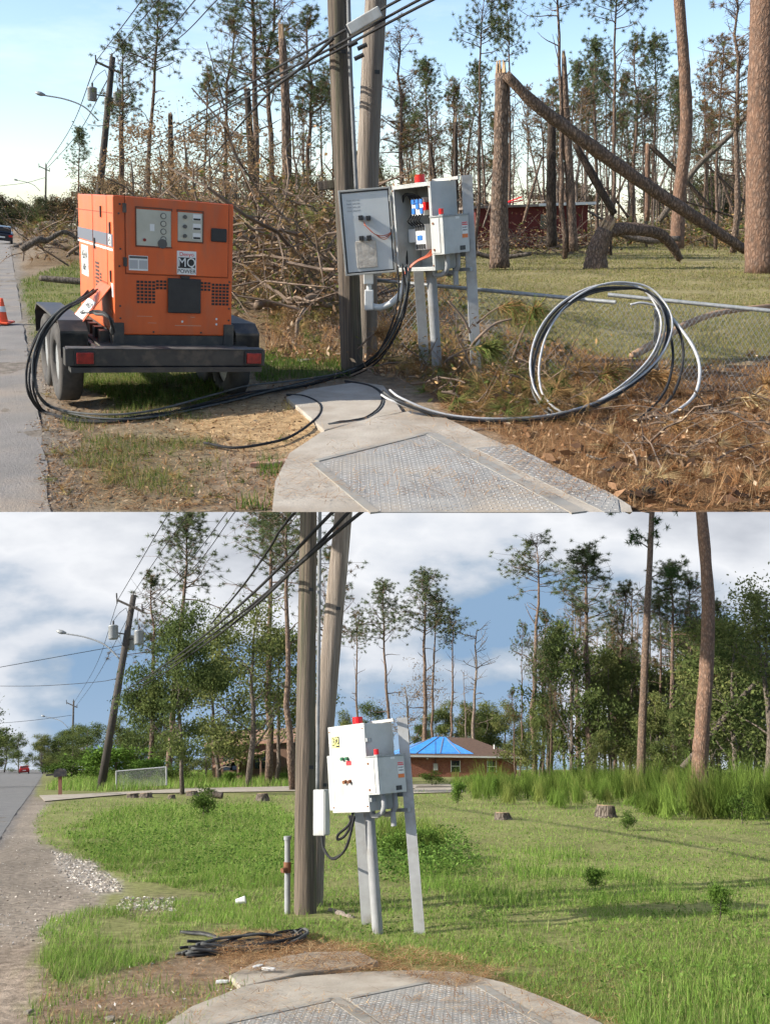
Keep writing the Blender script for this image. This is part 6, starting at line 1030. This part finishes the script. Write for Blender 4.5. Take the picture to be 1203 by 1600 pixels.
tf = np.repeat(np.array(tf), 26, 0); d = rngq.normal(size=tf.shape); d /= np.linalg.norm(d, axis=1)[:, None]; s = np.cross(d, rngq.normal(size=tf.shape)); s /= np.linalg.norm(s, axis=1)[:, None]; tri_mesh('crown', np.stack([tf - s * .03, tf + s * .03, tf + d * .42], 1).reshape(-1, 3), LEAF, np.tile(np.array([[.05, .085, .03]]), (len(tf) * 3, 1)), parent=st_)
trunk_thing(PB, 'fallen_tree', 'grey fallen trunk leaning behind the thick pine trunk', [(1066, 1200), (1110, 1150), (1150, 1100), (1178, 1070)], [9, 9, 8, 6], 60, BARK_GREY, 82, cat='fallen tree')
rq = np.random.default_rng(31)
plant(PB, OAK[1], (1192, 1225), (1196, 868), 'big dark leafy tree reaching in from the right edge', dep=58, rs=1.1); plant(PB, OAK[2], (1150, 1222), (1152, 965), 'dark leafy tree at the right between thick trunk and frame edge', dep=64, rs=1.1)
for i in range(64):
    px = rq.uniform(745, 1300) if i % 4 else rq.uniform(480, 760)
    if i % 8 == 1: px = rq.uniform(900, 1200)
    hi_ = (1000 if px > 880 else 1040) if px > 820 else 1085; plant(PB, OAK[2 + i % 3] if px < 850 or i % 2 else PG[i % 4], (px, 1206), (px + rq.normal(0, 6), rq.uniform(hi_ - 60 if px > 860 else hi_, 1140)), 'leafy tree in the green woods behind the lawn', dep=rq.uniform(80, 125) if px > 830 else rq.uniform(158, 185), name='leafy_tree', group='leafy trees in the green woods', rs=rq.uniform(.65, 1.0), yaw=rq.uniform(0, 360))
for i in range(60):
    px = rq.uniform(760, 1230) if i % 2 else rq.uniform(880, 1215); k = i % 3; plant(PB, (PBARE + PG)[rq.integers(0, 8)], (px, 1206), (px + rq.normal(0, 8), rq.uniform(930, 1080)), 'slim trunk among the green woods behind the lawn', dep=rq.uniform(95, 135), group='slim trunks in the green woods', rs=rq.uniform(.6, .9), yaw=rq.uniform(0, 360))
for i in range(34):
    px = rq.uniform(-60, 240) if i < 24 else rq.uniform(200, 470); ty = rq.uniform(1132, 1160) if px < 110 else rq.uniform(1105, 1160); plant(PB, OAK[2 + i % 3], (px, 1206), (px, ty), 'dark leafy tree in the distant row along the green road', dep=rq.uniform(170, 210) if px < 110 else rq.uniform(95, 130), name='leafy_tree', group='distant leafy trees along the road', rs=rq.uniform(.9, 1.4), yaw=rq.uniform(0, 360))
plant(PB, OAK[2], (-42, 1215), (-44, 1060), 'leafy branches poking in at the left frame edge over the road', dep=70, rs=.85)
for i, (px, py, ty, k, rs, lb) in enumerate(((318, 1280, 1232, 1, 1.0, 'small dark upright shrub on the lawn left of the poles'), (655, 1345, 1290, 0, 1.5, 'leafy bush growing behind the cabinet posts'), (610, 1345, 1300, 0, 1.4, 'low leafy clump between pole and cabinet pedestal'), (675, 1228, 1206, 1, 1.6, 'rounded shrub under the brick house window'), (225, 1228, 1180, 0, 1.6, 'bright bushy shrub behind the chain link panel'), (180, 1222, 1160, 0, 1.8, 'tall shrub left of the chain link panel'), (360, 1228, 1203, 0, 1.3, 'light green shrub before the brown house'), (440, 1226, 1205, 0, 1.3, 'yellow green shrub left of the front pole'), (930, 1392, 1352, 0, 1.1, 'dark sapling in the shadowed lawn right of the cabinet'), (775, 1250, 1212, 0, .6, 'pale leaved weed before the brick house'), (715, 1258, 1218, 0, .7, 'slim leafy weed left of the pale leaved weed'), (1125, 1440, 1375, 0, .7, 'thin feathery sapling at the right of the lawn'), (100, 1222, 1186, 1, 1.6, 'shrub beside the mailbox'), (140, 1220, 1180, 0, 1.6, 'yellow green shrub left of the leaning pole'), (270, 1226, 1196, 1, 1.7, 'shrub behind the dense leafy tree trunk'), (1160, 1290, 1235, 1, .7, 'sparse shrub in weeds near the right edge'), (980, 1300, 1270, 1, .9, 'small shrub right of the jagged stump'))):
    plant(PB, SHR[k], (px, py), (px + 2, ty), lb, 'shrub', 'shrub', rs=rs)
# feathery tall weeds: a mass nobody could count
def fennel(g, rng, h, n, cols):
    m = len(g); H_ = rng.uniform(h[0], h[1], m) * (.12 + 1.5 * fbm(g[:, 0] * .3, g[:, 1] * .3, 3, 2)); c = np.repeat(g, n, 0); hh = np.repeat(H_, n) * rng.uniform(.35, 1.0, m * n); az = rng.uniform(0, 6.283, m * n); ln = rng.uniform(.02, .55, m * n)
    base = c + np.stack([rng.normal(0, .16, m * n), rng.normal(0, .16, m * n), hh * rng.uniform(0, .5, m * n)], 1); tip = c + np.stack([np.cos(az) * ln * hh, np.sin(az) * ln * hh, hh], 1); s = np.stack([-np.sin(az), np.cos(az), 0 * az], 1) * .011
    V = np.stack([base - s, base + s, tip], 1).reshape(-1, 3); cc = np.repeat(np.array(cols)[rng.integers(0, len(cols), m)] * rng.uniform(.5, 1.3, (m, 1)), n * 3, 0); return V, cc
WEED = [(.13, .2, .04), (.16, .23, .05), (.11, .17, .035), (.2, .24, .065)]
stuff(PB, 'tall_weeds', [fennel(sample(PB, [(715, 1225), (800, 1212), (1700, 1208), (1700, 1280), (1010, 1284), (985, 1262), (905, 1258), (880, 1268), (730, 1250)], 1100, rq, .3), rq, (.75, 1.9), 110, WEED), fennel(sample(PB, [(760, 1222), (1700, 1210), (1700, 1235), (700, 1240)], 900, rq, .3), rq, (.75, 1.9), 90, WEED),
    fennel(sample(PB, [(150, 1215), (460, 1214), (460, 1228), (160, 1232)], 260, rq, .3), rq, (.6, 1.4), 40, WEED), fennel(sample(PB, [(560, 1300), (700, 1300), (690, 1350), (560, 1345)], 40, rq, .3), rq, (.3, .7), 40, WEED)], GRASS, 'tall feathery bright green weeds before the right woods', 'weeds')

# ---- every distant tree gets a label that places it against things one can find
ORD = ['first', 'second', 'third', 'fourth', 'fifth', 'sixth', 'seventh', 'eighth', 'ninth', 'tenth', 'eleventh', 'twelfth', 'thirteenth', 'fourteenth', 'fifteenth']
def relabel(group, desc, marks, place):
    L_ = [o for o in C.objects if o.parent is None and o.get('group') == group]
    def px(o):
        v = o.matrix_world.translation; return CX + v.x / v.y * F
    L_.sort(key=px); n = {}
    for o in L_:
        m = max([k for k in marks if k[0] <= px(o)] or [marks[0]], key=lambda k: k[0]); i = n.get(m[1], 0); n[m[1]] = i + 1
        o['label'] = desc + ', ' + (ORD[i] if i < 15 else 'far') + ' right of ' + m[1]
MA_ = [(-999, 'the frame edge'), (130, 'the transformer pole'), (266, 'the generator window'), (360, 'the generator'), (450, 'the pale tipped snag'), (551, 'the front pole'), (600, 'the paired poles'), (683, 'the cabinet pedestal'), (735, 'the cabinet post'), (782, 'the snapped pine'), (862, 'the dark snag'), (893, 'the pale topped snag'), (955, 'the arched trunk'), (1012, 'the folded snag'), (1062, 'the curved trunk'), (1120, 'the brown pine')]
MB_ = [(-999, 'the frame edge'), (38, 'the red car'), (94, 'the mailbox'), (157, 'the leaning pole'), (222, 'the wire panel'), (285, 'the dense tree'), (345, 'the sawn log'), (410, 'the grey stump'), (500, 'the paired poles'), (590, 'the cabinet pedestal'), (655, 'the cabinet post'), (700, 'the tarpaulin'), (785, 'the flat stump'), (835, 'the airy pine'), (890, 'the full crowned pine'), (946, 'the jagged stump'), (1001, 'the straight trunk'), (1045, 'the green pine'), (1094, 'the thick trunk'), (1150, 'the dark tree'), (1215, 'the frame corner')]
for g_, d_ in (('broken limbs in the brush', 'crooked broken limb in brush'), ('logs in the brush heap', 'straight broken log in brush heap'), ('dead limbs on the straw', 'short dead limb on straw'), ('leaning snags', 'thin leaning dead trunk in damaged woods'), ('distant bare trunks', 'thin bare trunk in damaged woods'), ('distant brown pines', 'brown distant pine in damaged woods'), ('distant green pines', 'green distant pine in damaged woods'), ('thicket trees behind the generator', 'leaf stripped thicket tree'), ('furthest rounded trees of the damaged woods', 'rounded far tree on horizon')): relabel(g_, d_, MA_, PA)
for g_, d_ in (('leafy trees in the green woods', 'leafy background tree'), ('slim trunks in the green woods', 'slim trunk in green woods'), ('distant leafy trees along the road', 'distant leafy roadside tree')): relabel(g_, d_, MB_, PB)
bake_texts()
